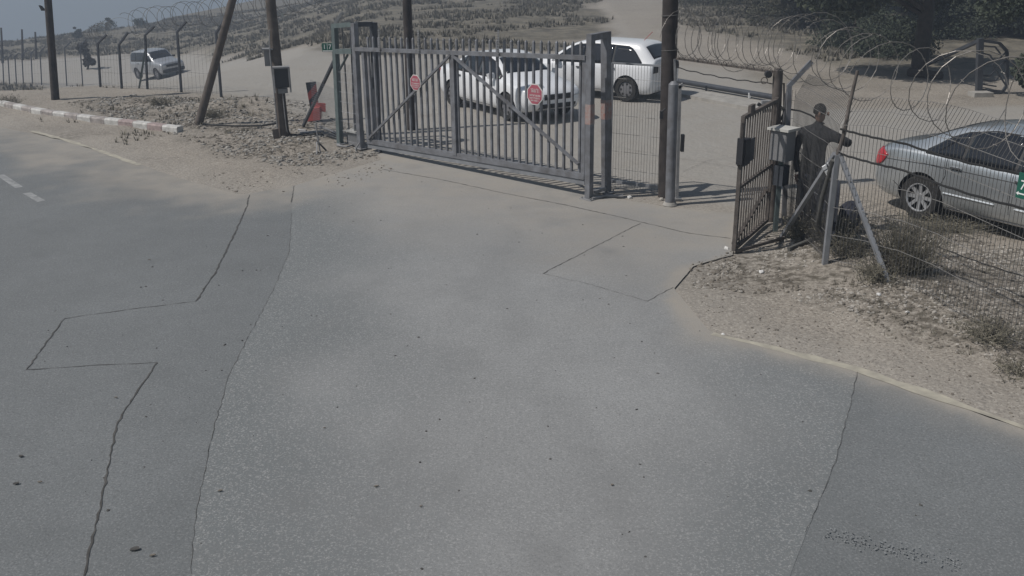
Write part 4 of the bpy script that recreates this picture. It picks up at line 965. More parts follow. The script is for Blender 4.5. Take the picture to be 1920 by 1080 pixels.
    # wheels
    for x in wx:
        for s in (-1, 1):
            w = bpy.data.objects.new('wheel', None); COL.objects.link(w); w.parent = root; w.location = (x, s * (hw - .11), wr); w.empty_display_size = .1; ORG[w.name] = np.zeros(3)
            prof = [(-.10, wr * .66), (-.10, wr * .93), (-.07, wr), (.07, wr), (.10, wr * .93), (.10, wr * .66), (.085, wr * .64), (-.085, wr * .64)]; nn_ = 28; mb = MB()
            vv = [(rr * math.cos(2 * math.pi * k / nn_), yy, rr * math.sin(2 * math.pi * k / nn_)) for k in range(nn_) for yy, rr in prof]
            mb.add(vv, [(k * 8 + j, k * 8 + (j + 1) % 8, ((k + 1) % nn_) * 8 + (j + 1) % 8, ((k + 1) % nn_) * 8 + j) for k in range(nn_) for j in range(8)])
            mb.build('tyre', TYRE, w, 40, local=True)
            if spec.get('alloy'):
                mb = MB(); mb.tube([np.array([0, s * .05, 0]), np.array([0, s * .075, 0])], [.075, .055], 14)
                for q in range(spec['alloy']):
                    a = 2 * math.pi * q / spec['alloy']; d = np.array([math.cos(a), 0, math.sin(a)]); mb.bar(d * .03 + [0, s * .055, 0], d * wr * .64 + [0, s * .07, 0], .05, .03, side=np.cross(d, [0, 1, 0]))
                mb.tube([np.array([wr * .64 * math.cos(t), s * .085, wr * .64 * math.sin(t)]) for t in np.linspace(0, 2 * math.pi, 29)], .016, 6)
                mb.build('rim', ALLOY, w, 40, local=True)
                MB().tube([np.array([0, s * -.02, 0]), np.array([0, s * .02, 0])], wr * .60, 24).build('brake_disc', TRIM, w, 40, local=True)
            else:
                mb = MB(); mb.tube([np.array([0, s * .03, 0]), np.array([0, s * .075, 0]), np.array([0, s * .09, 0])], [wr * .64, wr * .60, wr * .2], 24)
                mb.build('wheel_cover', spec.get('cover', HUBC), w, 40, local=True)
                for q in range(7):
                    a = 2 * math.pi * q / 7; d = np.array([math.cos(a), 0, math.sin(a)]); MB().tube([d * wr * .45 + [0, s * .078, 0], d * wr * .45 + [0, s * .088, 0]], .03, 8).build('vent', TRIM, w, local=True)
    for nm, c, sz, m_ in spec.get('boxes', ()): MB().box(c, sz).build(nm, m_, root, local=True)
    for nm, pts, r_, m_ in spec.get('tubes', ()): MB().tube([np.array(p) for p in pts], r_, 6).build(nm, m_, root, 60, local=True)
    return root

def side_windows(x0, x1, z0, roof_pts, pillars, m=CARG):
    """split glass between x0 (rear) and x1 (front) at the pillars; roof_pts = [(x, z)] upper line"""
    rx = [p[0] for p in roof_pts]; rz = [p[1] for p in roof_pts]; out = []; xs_ = [x0] + [v for p in pillars for v in (p - .022, p + .022)] + [x1]
    xx = np.linspace(x0 - .03, x1 + .03, 20)
    out.append(('window_surround', ([(x, z0(x) - .018) for x in xx], [(x, max(np.interp(x, rx, rz) + .022, z0(x))) for x in xx], TRIM, 'y', dict(nu=24, nv=6, off=.003))))
    for a, b in zip(xs_[::2], xs_[1::2]):
        xx = np.linspace(a, b, 10)
        out.append(('side_window', ([(x, z0(x)) for x in xx], [(x, max(np.interp(x, rx, rz), z0(x) + .01)) for x in xx], m, 'y', dict(nu=12, nv=5))))
    return out
# silver grey saloon -------------------------------------------------
S1 = dict(hw=.885, wr=.325, wx=(1.32, -1.38), mirror=(.83, 1.0), alloy=8, crease=.35, hm=CHROME,
    st=[(-2.32, .42, .80, .66, .93, .50), (-2.26, .28, .90, .80, .99, .62), (-2.0, .22, .99, .865, 1.07, .66), (-1.70, .20, .995, .88, 1.10, .64), (-1.30, .20, .985, .885, 1.30, .60), (-.95, .20, .97, .885, 1.44, .58), (-.45, .20, .95, .885, 1.475, .585), (.1, .20, .925, .885, 1.42, .59), (.6, .20, .90, .885, 1.25, .62), (1.15, .20, .87, .88, .99, .68), (1.6, .20, .83, .87, .92, .66), (2.05, .24, .78, .83, .86, .60), (2.30, .34, .66, .70, .74, .5), (2.38, .42, .58, .56, .64, .42)])
zb1 = lambda x: .945 - .040 * x
S1['patches'] = side_windows(-1.36, 1.0, zb1, [(-1.36, 1.02), (-1.16, 1.20), (-.9, 1.32), (-.5, 1.39), (0, 1.38), (.4, 1.29), (.72, 1.12), (1.0, .93)], (-.80, -.02)) + [
    ('windscreen', ([(1.12, -.62), (1.17, 0), (1.12, .62)], [(.40, -.50), (.44, 0), (.40, .50)], CARG, 'z', dict(both=False, nu=16, nv=8))),
    ('rear_window', ([(-1.62, -.55), (-1.66, 0), (-1.62, .55)], [(-1.04, -.48), (-1.0, 0), (-1.04, .48)], CARG, 'z', dict(both=False, nu=16, nv=8))),
    ('tail_lamp', ([(-2.27, .68), (-2.20, .66), (-2.08, .74)], [(-2.23, .93), (-2.14, .945), (-2.0, .86)], LAMPR, 'y', dict(off=.010, nu=8, nv=5))),
    ('tail_lamp', ([(-.80, .68), (-.5, .70)], [(-.80, .88), (-.5, .86)], LAMPR, '-x', dict(off=.008, nu=6, nv=4))), ('tail_lamp', ([(.5, .70), (.8, .68)], [(.5, .86), (.8, .88)], LAMPR, '-x', dict(off=.008, nu=6, nv=4))),
    ('head_lamp', ([(1.95, .60), (2.2, .58)], [(1.85, .78), (2.15, .72)], LAMPC, 'y', dict(off=.008, nu=6, nv=4)))]
S1['seams'] = [([(-1.02, 1.0), (-1.0, .72), (-1.08, .52)],), ([(-.02, .97), (.0, .28)],), ([(1.0, .95), (.98, .60), (.90, .28)],), ([(-1.0, .26), (.9, .26)],), ([(-1.55, .30), (-1.9, .52)],),
               ([(-1.0, .47), (-.1, .46)], .035, CARS), ([(.08, .46), (.85, .45)], .035, CARS), ([(-.95, .24), (.88, .23)], .022, CHROME), ([(-2.1, .80), (-1.2, .84), (.9, .80)], .012, TRIM)]
S1['handles'] = ((-.85, .86), (.12, .84))
rw, dr = G(1716, 410), nrm(G(1925, 458) - G(1716, 410))
yaw = math.atan2(dr[1], dr[0]) - R(4); dr = np.array([math.cos(yaw), math.sin(yaw), 0]); lft = np.array([-dr[1], dr[0], 0])
pos = rw + lft * .88 + dr * 1.38
make_car('silver grey saloon car parked behind the fence at the right edge', 'car', S1, CARS, pos, yaw)
# white saloon behind gate -------------------------------------------------
S2 = dict(hw=.86, wr=.315, wx=(1.34, -1.28), mirror=(.78, .98), crease=.4,
    st=[(-2.15, .40, .80, .64, .95, .50), (-2.08, .27, .90, .79, 1.0, .62), (-1.8, .22, .94, .84, 1.05, .63), (-1.45, .20, .94, .86, 1.12, .60), (-1.0, .20, .94, .86, 1.34, .57), (-.6, .20, .93, .86, 1.43, .56), (-.05, .20, .92, .86, 1.47, .565), (.35, .20, .91, .86, 1.43, .57), (.72, .20, .90, .86, 1.26, .60), (1.12, .20, .88, .855, 1.0, .66), (1.55, .20, .84, .85, .94, .64), (1.98, .24, .77, .81, .85, .58), (2.20, .34, .66, .70, .74, .5), (2.27, .42, .58, .56, .64, .42)])
zb2 = lambda x: .945 - .012 * x
S2['patches'] = side_windows(-1.25, .98, zb2, [(-1.25, .97), (-1.0, 1.20), (-.7, 1.32), (-.3, 1.375), (.1, 1.375), (.5, 1.27), (.8, 1.10), (.98, .96)], (-.75, .0)) + [
    ('windscreen', ([(1.04, -.60), (1.10, 0), (1.04, .60)], [(.48, -.48), (.52, 0), (.48, .48)], CARG, 'z', dict(both=False, nu=16, nv=8))),
    ('rear_window', ([(-1.42, -.52), (-1.46, 0), (-1.42, .52)], [(-.80, -.46), (-.76, 0), (-.80, .46)], CARG, 'z', dict(both=False, nu=16, nv=8))),
    ('head_lamp', ([(.45, .60), (.75, .58)], [(.45, .74), (.75, .72)], LAMPC, '+x', dict(off=.008, nu=6, nv=4))), ('head_lamp', ([(-.75, .58), (-.45, .60)], [(-.75, .72), (-.45, .74)], LAMPC, '+x', dict(off=.008, nu=6, nv=4))),
    ('grille', ([(-.38, .54), (.38, .54)], [(-.38, .66), (.38, .66)], TRIM, '+x', dict(off=.006, nu=8, nv=3))), ('bumper_intake', ([(-.5, .34), (.5, .34)], [(-.5, .45), (.5, .45)], TRIM, '+x', dict(off=.006, nu=8, nv=3))),
    ('tail_lamp', ([(-2.1, .72), (-1.95, .72)], [(-2.1, .92), (-1.9, .90)], LAMPR, 'y', dict(off=.008, nu=6, nv=4)))]
S2['seams'] = [([(-.98, .95), (-1.0, .60)],), ([(.0, .95), (.02, .28)],), ([(.96, .92), (.94, .60), (.88, .28)],), ([(-.95, .27), (.9, .27)],)]
S2['handles'] = ((-.85, .84), (.12, .82)); S2['hm'] = TRIM
a_, b_ = G(834, 196), G(962, 230); dr = nrm(b_ - a_); yaw = math.atan2(dr[1], dr[0]); lft = np.array([-dr[1], dr[0], 0]); midp = (a_ + b_) / 2
make_car('white saloon car seen through the bars of the sliding gate', 'car', S2, CARW, midp + lft * .86 - dr * .03, yaw)
# white estate -------------------------------------------------
S3 = dict(hw=.87, wr=.315, wx=(1.30, -1.28), mirror=(.80, 1.0), crease=.4,
    st=[(-2.02, .40, .90, .76, 1.00, .66), (-1.99, .28, .94, .82, 1.10, .66), (-1.93, .22, .95, .85, 1.12, .66), (-1.78, .20, .95, .87, 1.29, .64), (-1.60, .20, .95, .87, 1.47, .62), (-1.35, .20, .945, .87, 1.495, .61), (-1.0, .20, .94, .87, 1.50, .60), (-.6, .20, .93, .87, 1.51, .60), (-.05, .20, .92, .87, 1.51, .59), (.35, .20, .91, .87, 1.46, .59), (.72, .20, .90, .87, 1.30, .61), (1.12, .20, .88, .86, 1.02, .66), (1.55, .20, .84, .85, .95, .64), (1.98, .24, .77, .81, .85, .58), (2.20, .34, .66, .70, .74, .5), (2.27, .42, .58, .56, .64, .42)])
S3['patches'] = side_windows(-1.66, .98, lambda x: .95 - .012 * x, [(-1.66, 1.0), (-1.48, 1.25), (-1.3, 1.375), (-.7, 1.40), (-.1, 1.40), (.3, 1.36), (.6, 1.22), (.98, .97)], (-.85, .0)) + [
    ('windscreen', ([(1.04, -.60), (1.10, 0), (1.04, .60)], [(.48, -.50), (.52, 0), (.48, .50)], CARG, 'z', dict(both=False, nu=16, nv=8))),
    ('rear_window', ([(-1.94, -.60), (-1.95, 0), (-1.94, .60)], [(-1.66, -.52), (-1.65, 0), (-1.66, .52)], CARG, 'z', dict(both=False, nu=16, nv=8))),
    ('tail_lamp', ([(-2.06, .70), (-1.86, .78)], [(-2.0, .95), (-1.84, .96)], TRIM, 'y', dict(off=.010, nu=6, nv=4))),
    ('tail_lamp', ([(-.78, .76), (-.52, .76)], [(-.74, .94), (-.52, .94)], TRIM, '-x', dict(off=.010, nu=6, nv=4))), ('tail_lamp', ([(.52, .76), (.78, .76)], [(.52, .94), (.74, .94)], TRIM, '-x', dict(off=.010, nu=6, nv=4))),
    ('number_plate', ([(-.26, .56), (.26, .56)], [(-.26, .67), (.26, .67)], mat('yellowed plate', (.5, .42, .12), .5), '-x', dict(off=.008, nu=4, nv=2)))]
S3['seams'] = [([(-.95, .95), (-.98, .60)],), ([(.0, .95), (.02, .28)],), ([(.96, .92), (.94, .60), (.88, .28)],), ([(-.95, .27), (.9, .27)],)]
S3['handles'] = ((-.85, .84), (.12, .82)); S3['hm'] = TRIM
S3['tubes'] = [('aerial', [(-1.35, 0, 1.50), (-1.58, 0, 1.72)], .008, RED)]
rw = G(1172, 191); dr = nrm(np.array([-.83, .56, 0])); yaw = math.atan2(dr[1], dr[0]); lft = np.array([-dr[1], dr[0], 0])
make_car('white estate car behind the right end of the gate, rear toward the pole', 'car', S3, CARW, rw - lft * .86 + dr * 1.28, yaw)
# jeep -------------------------------------------------
S4 = dict(hw=.84, wr=.35, wx=(1.25, -1.20), mirror=(.72, 1.2), crease=.8, xcrease=(1, 4, 8),
    st=[(-1.95, .45, 1.0, .70, 1.10, .62), (-1.90, .34, 1.05, .80, 1.45, .66), (-1.75, .30, 1.07, .83, 1.70, .66), (-1.2, .30, 1.07, .84, 1.75, .68), (-.4, .30, 1.07, .84, 1.75, .68), (.30, .30, 1.07, .84, 1.73, .68), (.62, .30, 1.06, .84, 1.55, .69), (.95, .30, 1.04, .84, 1.14, .70), (1.5, .30, 1.0, .83, 1.08, .70), (1.90, .32, .94, .81, 1.02, .68), (2.0, .42, .86, .76, .94, .62)])
S4['patches'] = side_windows(-1.7, .82, lambda x: 1.12, [(-1.7, 1.55), (-1.5, 1.63), (.3, 1.62), (.55, 1.46), (.82, 1.14)], (-.95, -.1)) + [
    ('windscreen', ([(.93, -.66), (.95, 0), (.93, .66)], [(.42, -.58), (.44, 0), (.42, .58)], CARG, 'z', dict(both=False, nu=14, nv=8))),
    ('head_lamp', ([(.48, .72), (.70, .72)], [(.48, .86), (.70, .86)], LAMPC, '+x', dict(off=.01, nu=5, nv=4))), ('head_lamp', ([(-.70, .72), (-.48, .72)], [(-.70, .86), (-.48, .86)], LAMPC, '+x', dict(off=.01, nu=5, nv=4))),
    ('grille', ([(-.44, .72), (.44, .72)], [(-.44, .86), (.44, .86)], TRIM, '+x', dict(off=.008, nu=8, nv=3))), ('bumper', ([(-.72, .42), (.72, .42)], [(-.72, .6), (.72, .6)], TRIM, '+x', dict(off=.03, nu=10, nv=3)))]
S4['seams'] = [([(-.95, 1.05), (-.95, .6)],), ([(-.1, 1.05), (-.1, .34)],), ([(.8, 1.05), (.75, .34)],)]; S4['handles'] = ((-.75, .98), (.05, .98)); S4['hm'] = TRIM; S4['mm'] = TRIM
jp = G(300, 146); vd = nrm(np.array([jp[0], jp[1], 0])); vr = np.array([vd[1], -vd[0], 0])
dr = nrm(-vd * .88 + vr * .47); yaw = math.atan2(dr[1], dr[0])
jr = make_car('pale boxy off-road car driving along the dirt yard behind the left fence', 'car', S4, CARJ, jp + vd * .5, yaw, name='offroad_car')
def tilt(o, p, yw):
    e = .6; n_ = Vector((base_h(p[0] - e, p[1]) - base_h(p[0] + e, p[1]), base_h(p[0], p[1] - e) - base_h(p[0], p[1] + e), 2 * e)).normalized(); n_ = (n_ * .5 + Vector((0, 0, .5))).normalized()
    f = Vector((math.cos(yw), math.sin(yw), 0)); f = (f - n_ * f.dot(n_)).normalized(); l = n_.cross(f)
    o.rotation_euler = Matrix(((f.x, l.x, n_.x), (f.y, l.y, n_.y), (f.z, l.z, n_.z))).to_euler(); o.location.z = float(base_h(p[0], p[1]))
tilt(jr, jr.location, yaw)

# ------------------------------------------------------------------ person behind the fence
def skin_body(name, joints, edges, m, parent, sub=2, root=0):
    me = bpy.data.meshes.new(name); me.from_pydata([j[:3] for j in joints], edges, []); o = bpy.data.objects.new(name, me); COL.objects.link(o)
    o.modifiers.new('k', 'SKIN').use_smooth_shade = True; md = o.modifiers.new('s', 'SUBSURF'); md.levels = sub; md.render_levels = sub
    for i, j in enumerate(joints):
        v = me.skin_vertices[0].data[i]; r = j[3]; v.radius = r if isinstance(r, tuple) else (r, r); v.use_root = (i == root)
    m2 = evaluated(o); bpy.data.objects.remove(o); m2.materials.clear(); m2.materials.append(m)
    m2.polygons.foreach_set('use_smooth', [True] * len(m2.polygons))
    oo = bpy.data.objects.new(name, m2); COL.objects.link(oo); oo.parent = parent; ORG[oo.name] = np.zeros(3); return oo
pp0 = G(1512, 434); per = thing('person', 'person in dark clothes standing behind the wire fence with one elbow raised sideways', 'person', pp0, rz=R(-24), local=True)
# local: x to the viewer's right, y away, z up; torso seen from behind, turned to the right
J = [(0, 0, .95, (.16, .12)), (0, .0, 1.12, (.155, .11)), (.0, .01, 1.30, (.19, .125)), (.0, .01, 1.44, (.15, .10)), (.02, .01, 1.53, (.058, .058)), (.03, .01, 1.60, (.055, .06)),
     (-.19, .02, 1.43, .068), (-.25, .04, 1.16, .052), (-.22, -.02, .93, .040), (-.20, -.06, .86, .030),
     (.19, .0, 1.42, .075), (.44, .02, 1.30, .066), (.40, .26, 1.28, .050), (.34, .36, 1.29, .035),
     (-.10, .0, .86, .095), (-.12, .03, .50, .066), (-.13, .0, .09, .045), (-.13, -.14, .04, .04),
     (.10, .0, .86, .095), (.13, .05, .50, .066), (.14, .02, .09, .045), (.16, -.12, .04, .04)]
E_ = [(0, 1), (1, 2), (2, 3), (3, 4), (4, 5), (3, 6), (6, 7), (7, 8), (8, 9), (3, 10), (10, 11), (11, 12), (12, 13), (0, 14), (14, 15), (15, 16), (16, 17), (0, 18), (18, 19), (19, 20), (20, 21)]
skin_body('body', J, E_, CLOTH, per)
HJ = [(.03, .01, 1.56, .055), (.035, .005, 1.64, (.068, .075)), (.035, .0, 1.72, (.082, .092)), (.035, .0, 1.79, (.070, .078))]
hb = skin_body('head', HJ, [(0, 1), (1, 2), (2, 3)], SKIN, per); hb['label'] = 'head turned away to the right'
mb = MB()
for th in np.linspace(0, 1, 7)[:-1]: pass
def ellipsoid(c, r, nu=14, nv=9, v0=0., v1=1.):
    V = [(c[0] + r[0] * math.sin(math.pi * (v0 + (v1 - v0) * j / nv)) * math.cos(2 * math.pi * i / nu), c[1] + r[1] * math.sin(math.pi * (v0 + (v1 - v0) * j / nv)) * math.sin(2 * math.pi * i / nu), c[2] + r[2] * math.cos(math.pi * (v0 + (v1 - v0) * j / nv))) for j in range(nv + 1) for i in range(nu)]
    return V, [(j * nu + i, j * nu + (i + 1) % nu, (j + 1) * nu + (i + 1) % nu, (j + 1) * nu + i) for j in range(nv) for i in range(nu)]
V_, F_ = ellipsoid((.022, -.004, 1.735), (.088, .094, .095), v0=.0, v1=.66); MB().add(V_, F_).build('hair', HAIR, per, 60, local=True)
V_, F_ = ellipsoid((.135, .0, 1.69), (.018, .02, .03)); MB().add(V_, F_).build('nose', SKIN, per, 60, local=True)
for s_ in (-1, 1):
    V_, F_ = ellipsoid((.03, s_ * .092, 1.69), (.02, .012, .032)); MB().add(V_, F_).build('ear', SKIN, per, 60, local=True)
def hand(base, d, side, up_):
    d = nrm(d); side = nrm(side); up_ = nrm(up_); b = np.array(base)
    jo = [(*(b - d * .02), .026), (*(b + d * .05), .034)]; ed = [(0, 1)]
    for k, (off, ln) in enumerate(((-.030, .062), (-.010, .072), (.010, .068), (.028, .054))):
        p = b + d * .075 + side * off; jo.append((*p, .0095)); q = p + d * ln * .6 + up_ * .012; jo.append((*q, .0085)); jo.append((*(q + d * ln * .3 + up_ * .03), .0075)); i = len(jo) - 3; ed += [(1, i), (i, i + 1), (i + 1, i + 2)]
    p = b + d * .02 - side * .04; jo.append((*p, .011)); jo.append((*(p + d * .04 - side * .015 + up_ * .01), .009)); i = len(jo) - 2; ed += [(0, i), (i, i + 1)]
    return skin_body('hand', jo, ed, SKIN, per, 1)
hand((.33, .38, 1.29), (-.8, .5, .1), (0, 0, 1), (0, 1, .2)); hand((-.195, -.075, .82), (.1, -.2, -1), (0, 1, 0), (1, 0, 0))
TJ = [(0, 0, .97, (.165, .125)), (-.10, 0, .84, .100), (-.12, .03, .50, .074), (-.13, .0, .12, .060), (.10, 0, .84, .100), (.13, .05, .50, .074), (.14, .02, .12, .060)]
skin_body('trousers', TJ, [(0, 1), (1, 2), (2, 3), (0, 4), (4, 5), (5, 6)], CLOTH2, per)
MB().tube([np.array([.172 * math.cos(t), .132 * math.sin(t), .985]) for t in np.linspace(0, 6.2832, 22)], .018, 6).build('belt', BLACK, per, 60, local=True)
for s_, xx in ((-1, -.13), (1, .145)):
    V_, F_ = ellipsoid((xx, -.06, .055), (.055, .14, .06)); MB().add(V_, F_).build('shoe', BLACK, per, 60, local=True)
bk = G(1590, 440); V_, F_ = ellipsoid((0, 0, .24), (.17, .17, .26), 10, 7); mb = MB().add([np.array(v) * [1 + .15 * math.sin(v[2] * 20), 1, 1] + bk for v in V_], F_)
solo(mb, 'bag', CLOTH2, 'dark bulky sack standing on the dirt behind the corner strut', 'sack', smooth=60)
sa_, sb_ = lerp(f1, f2, .05) + np.array([.25, .1, 0]), lerp(f1, f2, .75) + np.array([.28, .1, 0]); mb = MB(); V = []
for i in range(25):
    for j in range(9):
        p = lerp(sa_, sb_, i / 24); V.append(p + Z * (.03 + .86 * j / 8 * (1 - .06 * math.sin(i * .5))) + np.array([.035 * math.sin(i * 1.3 + j * .3) * (1 - j / 10), 0, 0]))
mb.add(V, [(i * 9 + j, (i + 1) * 9 + j, (i + 1) * 9 + j + 1, i * 9 + j + 1) for i in range(24) for j in range(8)])
ts = solo(mb, 'tarpaulin', mat('dark blue sheet', (.035, .04, .055), .8, 0, .3, 3), 'dark bluish sheet hanging low behind the corner mesh in front of the person', 'tarpaulin', smooth=60)
ts.modifiers.new('t', 'SOLIDIFY').thickness = .006
wire_panel('wire_mesh', f1 + np.array([.03, 0, 0]), f2 + np.array([.03, .0, 0]), .02, 1.2, rfen, .05, .1, .003, WIRED)
for (px, py, wd) in ((1552, 318, 'leftmost of the three small white tags at the corner strut'), (1562, 311, 'uppermost of the three small white tags at the corner strut'), (1557, 327, 'lowest of the three small white tags at the corner strut')):
    c = GY(px, py, f2) + np.array([0, .12, 0]); solo(MB().box(c, (.05, .02, .05), (nrm(np.array([1, .2, .6])), nrm(np.array([-.2, 1, 0])), nrm(np.array([-.6, 0, 1])))), 'white_tag', WHITE, wd, 'tag', 'white tags at the corner strut')

# ------------------------------------------------------------------ things beyond the yard
# concrete slab edge and lying barrier pipe beyond the opening
a, b = G(1262, 158), G(1455, 192); 
solo(MB().tube([a + Z * .12, b + Z * .12], .075, 10), 'barrier_pipe', DARKP, 'long dark pipe lying across the far side of the yard', 'pipe', smooth=40)
a2, b2 = G(1268, 172), G(1455, 208); dd = nrm(b2 - a2); 
solo(MB().bar(a2 + Z * .03, b2 + Z * .03, .9, .08, side=np.array([-dd[1], dd[0], 0])), 'concrete_slab', CONC, 'pale low concrete slab beside the dark lying pipe', 'slab')
for (px, py, lab) in ((1324, 165, 'tiny dark peg on the pale yard'), (1405, 178, 'short white peg standing on the pale yard')):
    g = G(px, py + 6); solo(MB().bar(g, GY(px, py - 4, g), .05, .05), 'peg', WHITE if 'white' in lab else BLACK, lab, 'peg')
# far crossing mesh fence above the pipe
a, b = G(1268, 150), G(1700, 215)
sw = G(1835, 176); swt = GY(1838, 72, sw)
sp = thing('swing_barrier', 'dark metal swing barrier frame standing open below the trees', 'barrier', sw)
MB().bar(sw, swt, .14, .14).build('post', DARKP, sp)
def q2(px, py): return GY(px, py, sw)
outl = [(1843, 76), (1874, 81), (1888, 96), (1888, 160), (1880, 172), (1843, 169)]
for a, b in zip(outl, outl[1:]): MB().bar(q2(*a), q2(*b), .07, .07).build('frame_bar', DARKP, sp)
for a, b in (((1844, 86), (1866, 88)), ((1866, 88), (1876, 101)), ((1843, 100), (1856, 103)), ((1856, 103), (1866, 118)), ((1888, 96), (1861, 122)), ((1861, 122), (1886, 160)), ((1888, 112), (1868, 128)), ((1842, 142), (1856, 142)), ((1856, 142), (1866, 132)), ((1842, 150), (1866, 152)), ((1866, 152), (1874, 142)), ((1843, 158), (1868, 162))):
    MB().bar(q2(*a), q2(*b), .035, .035).build('inner_bar', DARKP, sp)
ba = G(1718, 138); MB().bar(swt - Z * .05, GY(1722, 128, ba), .09, .09).build('boom', DARKP, sp)
a, b = onT(G(1704, 142)), onT(G(1764, 149)); solo(MB().tube([a + Z * .12, b + Z * .12], [.13, .12], 9), 'log', BARK, 'short dark log lying on the pale ground at the foot of the big tree', 'log', smooth=30)
solo(MB().box(onT(G(1838, 180)) + Z * .05, (.5, .4, .14)), 'footing', CONC, 'low concrete footing under the swing barrier post', 'footing')
# trees
def tree(px, py, h, cr, nleaf, m, label, lsz=.16, seed=1, base=None, low=.25, group='trees beyond the yard', name='tree'):
    rs = np.random.default_rng(seed); b = onT(G(px, py)) if base is None else onT(base)
    o = thing(name, label, 'tree', b, group)
    mb = MB(); tr = .05 * h ** .8
    mb.tube([b - Z * .1, b + Z * h * .25 + rs.normal(size=3) * .1, b + Z * h * .55 + rs.normal(size=3) * .2, b + Z * h * .85], [tr, tr * .8, tr * .5, tr * .15], 9)
    cl = []
    for k in range(14):
        a = rs.uniform(0, 6.28); hh = rs.uniform(low + .1, .95) * h; rr = cr * rs.uniform(.35, .95) * (1 - .5 * (hh / h) ** 3)
        c = b + np.array([math.cos(a) * rr, math.sin(a) * rr, hh]); cl.append((c, cr * rs.uniform(.28, .5)))
        s0 = b + Z * hh * .6; mb.tube([s0, lerp(s0, c, .5) + Z * .1, c], [tr * .35, tr * .2, tr * .06], 5)
    mb.build('trunk', BARK, o, 50)
    w = np.array([c[1] ** 2 for c in cl]); idx = rs.choice(len(cl), nleaf, p=w / w.sum()); C_ = np.array([c[0] for c in cl])[idx]; Rr = np.array([c[1] for c in cl])[idx]
    d = rs.normal(size=(nleaf, 3)); d /= np.linalg.norm(d, axis=1)[:, None]; P = C_ + d * (Rr * rs.uniform(.2, 1.05, nleaf) ** .5)[:, None] * np.array([1, 1, .8])
    t1 = rs.normal(size=(nleaf, 3)); t1 /= np.linalg.norm(t1, axis=1)[:, None]; t2 = np.cross(t1, rs.normal(size=(nleaf, 3))); t2 /= np.linalg.norm(t2, axis=1)[:, None]
    sz = lsz * rs.uniform(.5, 1.3, nleaf)[:, None]; V = np.stack([P - t1 * sz, P + t2 * sz * .55, P + t1 * sz, P - t2 * sz * .55], 1).reshape(-1, 3)
    keep = V[:, 2].reshape(-1, 4).min(1) > b[2] + .02
    F = [(4 * i, 4 * i + 1, 4 * i + 2, 4 * i + 3) for i in range(nleaf) if keep[i]]
    MB().add(V, F).build('crown', m, o)
    return o
tree(1722, 141, 8, 3.4, 30000, LEAFA, 'large dark tree with a thick trunk above the short log', .11, 1, low=.22)
tree(1560, 52, 8, 3.6, 26000, LEAFB, 'brownish leafy tree left of the large dark tree', .12, 2, low=.02)
tree(1640, 60, 8.5, 3.6, 26000, LEAFA, 'dark tree just left behind the thick trunk', .12, 3, low=.0)
tree(1800, 40, 9, 4.2, 26000, LEAFA, 'dark tree behind the swing barrier', .13, 4, low=.0)
tree(1905, 60, 8, 3.6, 26000, LEAFA, 'dark tree at the upper right picture corner', .12, 5, low=.05)
tree(1950, 190, 4.2, 1.5, 14000, LEAFA, 'bushy green tree right of the swing barrier at the picture edge', .07, 6, low=.0)
tree(1480, -5, 9, 4.2, 10000, LEAFB, 'distant brownish tree at the top above the wire fence', .25, 7, low=.0)
tree(1700, 20, 9, 4.5, 13000, LEAFA, 'dark tree filling the gap behind the large one', .22, 8, low=.0)
tree(2050, 40, 9, 4.2, 9000, LEAFA, 'dark tree beyond the right picture edge', .2, 9, low=.0)
tree(1390, -60, 8, 4.2, 9000, LEAFB, 'distant brownish tree at the top right of the dirt track', .25, 10, low=.0)
for k, (px, py, hh, cr) in enumerate(((198, 52, .9, 1.5), (147, 64, 1.1, .5), (206, 50, 1.3, .45), (262, 42, .7, .8))):
    g = G(px, py + 8); tree(0, 0, hh, cr, 1100, LEAFA, ('low round dark bush on the skyline left of the coil', 'small upright dark bush on the far skyline', 'taller dark bush peak on the far skyline', 'faint low bush on the skyline under the coil')[k], .08, 20 + k, base=g, low=.0, group='bushes on the skyline', name='bush')
g = G(163, 130); tree(0, 0, 1.9, .55, 700, BARK, 'narrow dark shrub on the far yard behind the left fence', .12, 30, base=g, low=.0, group=None, name='shrub')
for k, (px, py, hh, cr, m_) in enumerate(((1330, 12, 1.2, 2.4, LEAFB), (1400, 30, 1.3, 2.2, LEAFB), (1470, 48, 1.3, 2.0, LEAFB), (1600, 88, 1.3, 1.8, LEAFA), (1665, 105, 1.1, 1.3, LEAFA), (1780, 70, 1.5, 2.0, LEAFA), (1860, 62, 1.7, 2.0, LEAFA))):
    tree(px, py, hh, cr, 8000, m_, ('low bush at the top just right of the thick wooden pole', 'second low bush on the dark slope right of the wooden pole', 'low bush on the dark slope left of the field fence', 'low dark bush in the shade left of the thick trunk', 'small dark bush at the left foot of the thick trunk', 'dark bush in the shade right of the thick trunk', 'dark bush above the swing barrier')[k], .055, 40 + k, low=.0, group='low bushes on the slope', name='bush')
# background field fence posts right
fb_ = thing('field_fence', 'thin distant field fence on the dark slope above the razor wire', 'fence', G(1507, 55))
for (px, py, t) in ((1507, 56, 22), (1570, 70, 30), (1440, 42, 8), (1640, 84, 44)):
    g = onT(G(px, py)); MB().bar(g, GY(px, t, g), .07, .07).build('post', WOODD, fb_)
solo(MB().tube([onT(G(1478, 12)) + Z * .5, onT(G(1570, 18)) + Z * .6], .18, 8), 'fallen_trunk', LPIPE, 'pale fallen trunk at the top above the field fence', 'log', smooth=40)
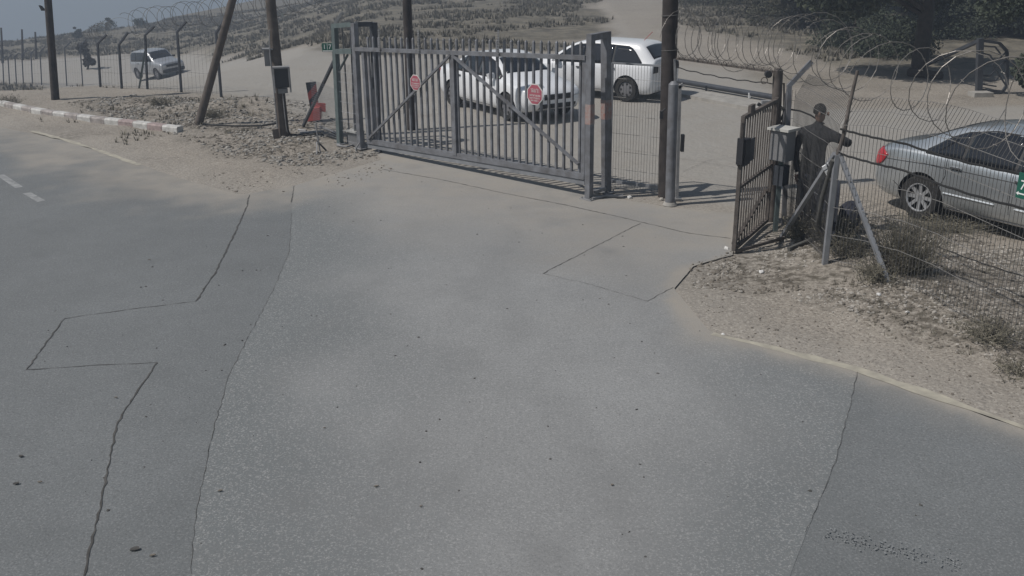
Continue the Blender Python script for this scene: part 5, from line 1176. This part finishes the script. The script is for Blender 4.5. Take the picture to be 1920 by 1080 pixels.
# bushy weed at the fence foot and smaller ones
def weed(px, py, h, w, n, label, seed, m=DRY):
    b = onT(G(px, py)); rs = np.random.default_rng(seed); mb = MB()
    for k in range(n):
        a = rs.uniform(0, 6.28); l = h * rs.uniform(.4, 1); e = np.array([math.cos(a) * w * rs.uniform(.1, 1), math.sin(a) * w * rs.uniform(.1, 1), l])
        s0 = b + rs.normal(size=3) * [.10, .10, 0]; p1 = s0 + e * .5 + rs.normal(size=3) * .03; p2 = s0 + e
        mb.tube([s0, p1, p2], [.004, .003, .0015], 3, False)
        for q in range(5):
            c = lerp(p1, p2, rs.uniform(-.6, 1)); d = nrm(rs.normal(size=3)) * .05; mb.tube([c, c + d], [.002, .001], 3, False)
            t1 = nrm(rs.normal(size=3)) * .016; t2 = nrm(rs.normal(size=3)) * .008; c2 = c + d; i = 0; mb.add([c2 - t1, c2 + t2, c2 + t1, c2 - t2], [(0, 1, 2, 3)])
    return solo(mb, 'weed', m, label, 'weed')
weed(1690, 530, .70, .50, 420, 'large bushy dry weed at the foot of the right-hand strut', 1)
weed(1640, 545, .25, .22, 120, 'low weed tuft left of the right-hand strut foot', 2)
weed(1850, 640, .22, .45, 90, 'low tangled weed under the mesh at the right edge', 3)
weed(1590, 500, .25, .25, 120, 'small weed between the two struts', 4)
weed(1905, 700, .15, .25, 50, 'weed tuft at the bottom right foot of the fence', 5)
weed(1500, 452, .35, .3, 160, 'dry brush at the foot of the meter cabinet stand', 11); weed(1562, 470, .45, .3, 200, 'tangled dry brush between the corner post and the dark sack', 12)
weed(300, 200, .25, .35, 90, 'low dark weed on the left dirt bank', 6); weed(400, 222, .22, .3, 90, 'dark weed beside the leaning strut', 7)
weed(20, 196, .25, .4, 80, 'dark weed behind the left end of the kerb', 8); weed(1780, 430, .2, .8, 160, 'sparse weeds on the dirt below the silver car', 9)

# ------------------------------------------------------------------ air
hm = bpy.data.materials.new('haze'); hm.use_nodes = True; n = hm.node_tree; n.nodes.clear()
ou = n.nodes.new('ShaderNodeOutputMaterial'); pv_ = n.nodes.new('ShaderNodeVolumePrincipled'); pv_.inputs['Density'].default_value = HAZE
pv_.inputs['Color'].default_value = (.66, .76, .92, 1); pv_.inputs['Anisotropy'].default_value = .2
n.links.new(pv_.outputs[0], ou.inputs['Volume'])
hb_ = MB().box((0, 260, -60), (900, 640, 160)).build('haze', hm); hb_['kind'] = 'stuff'
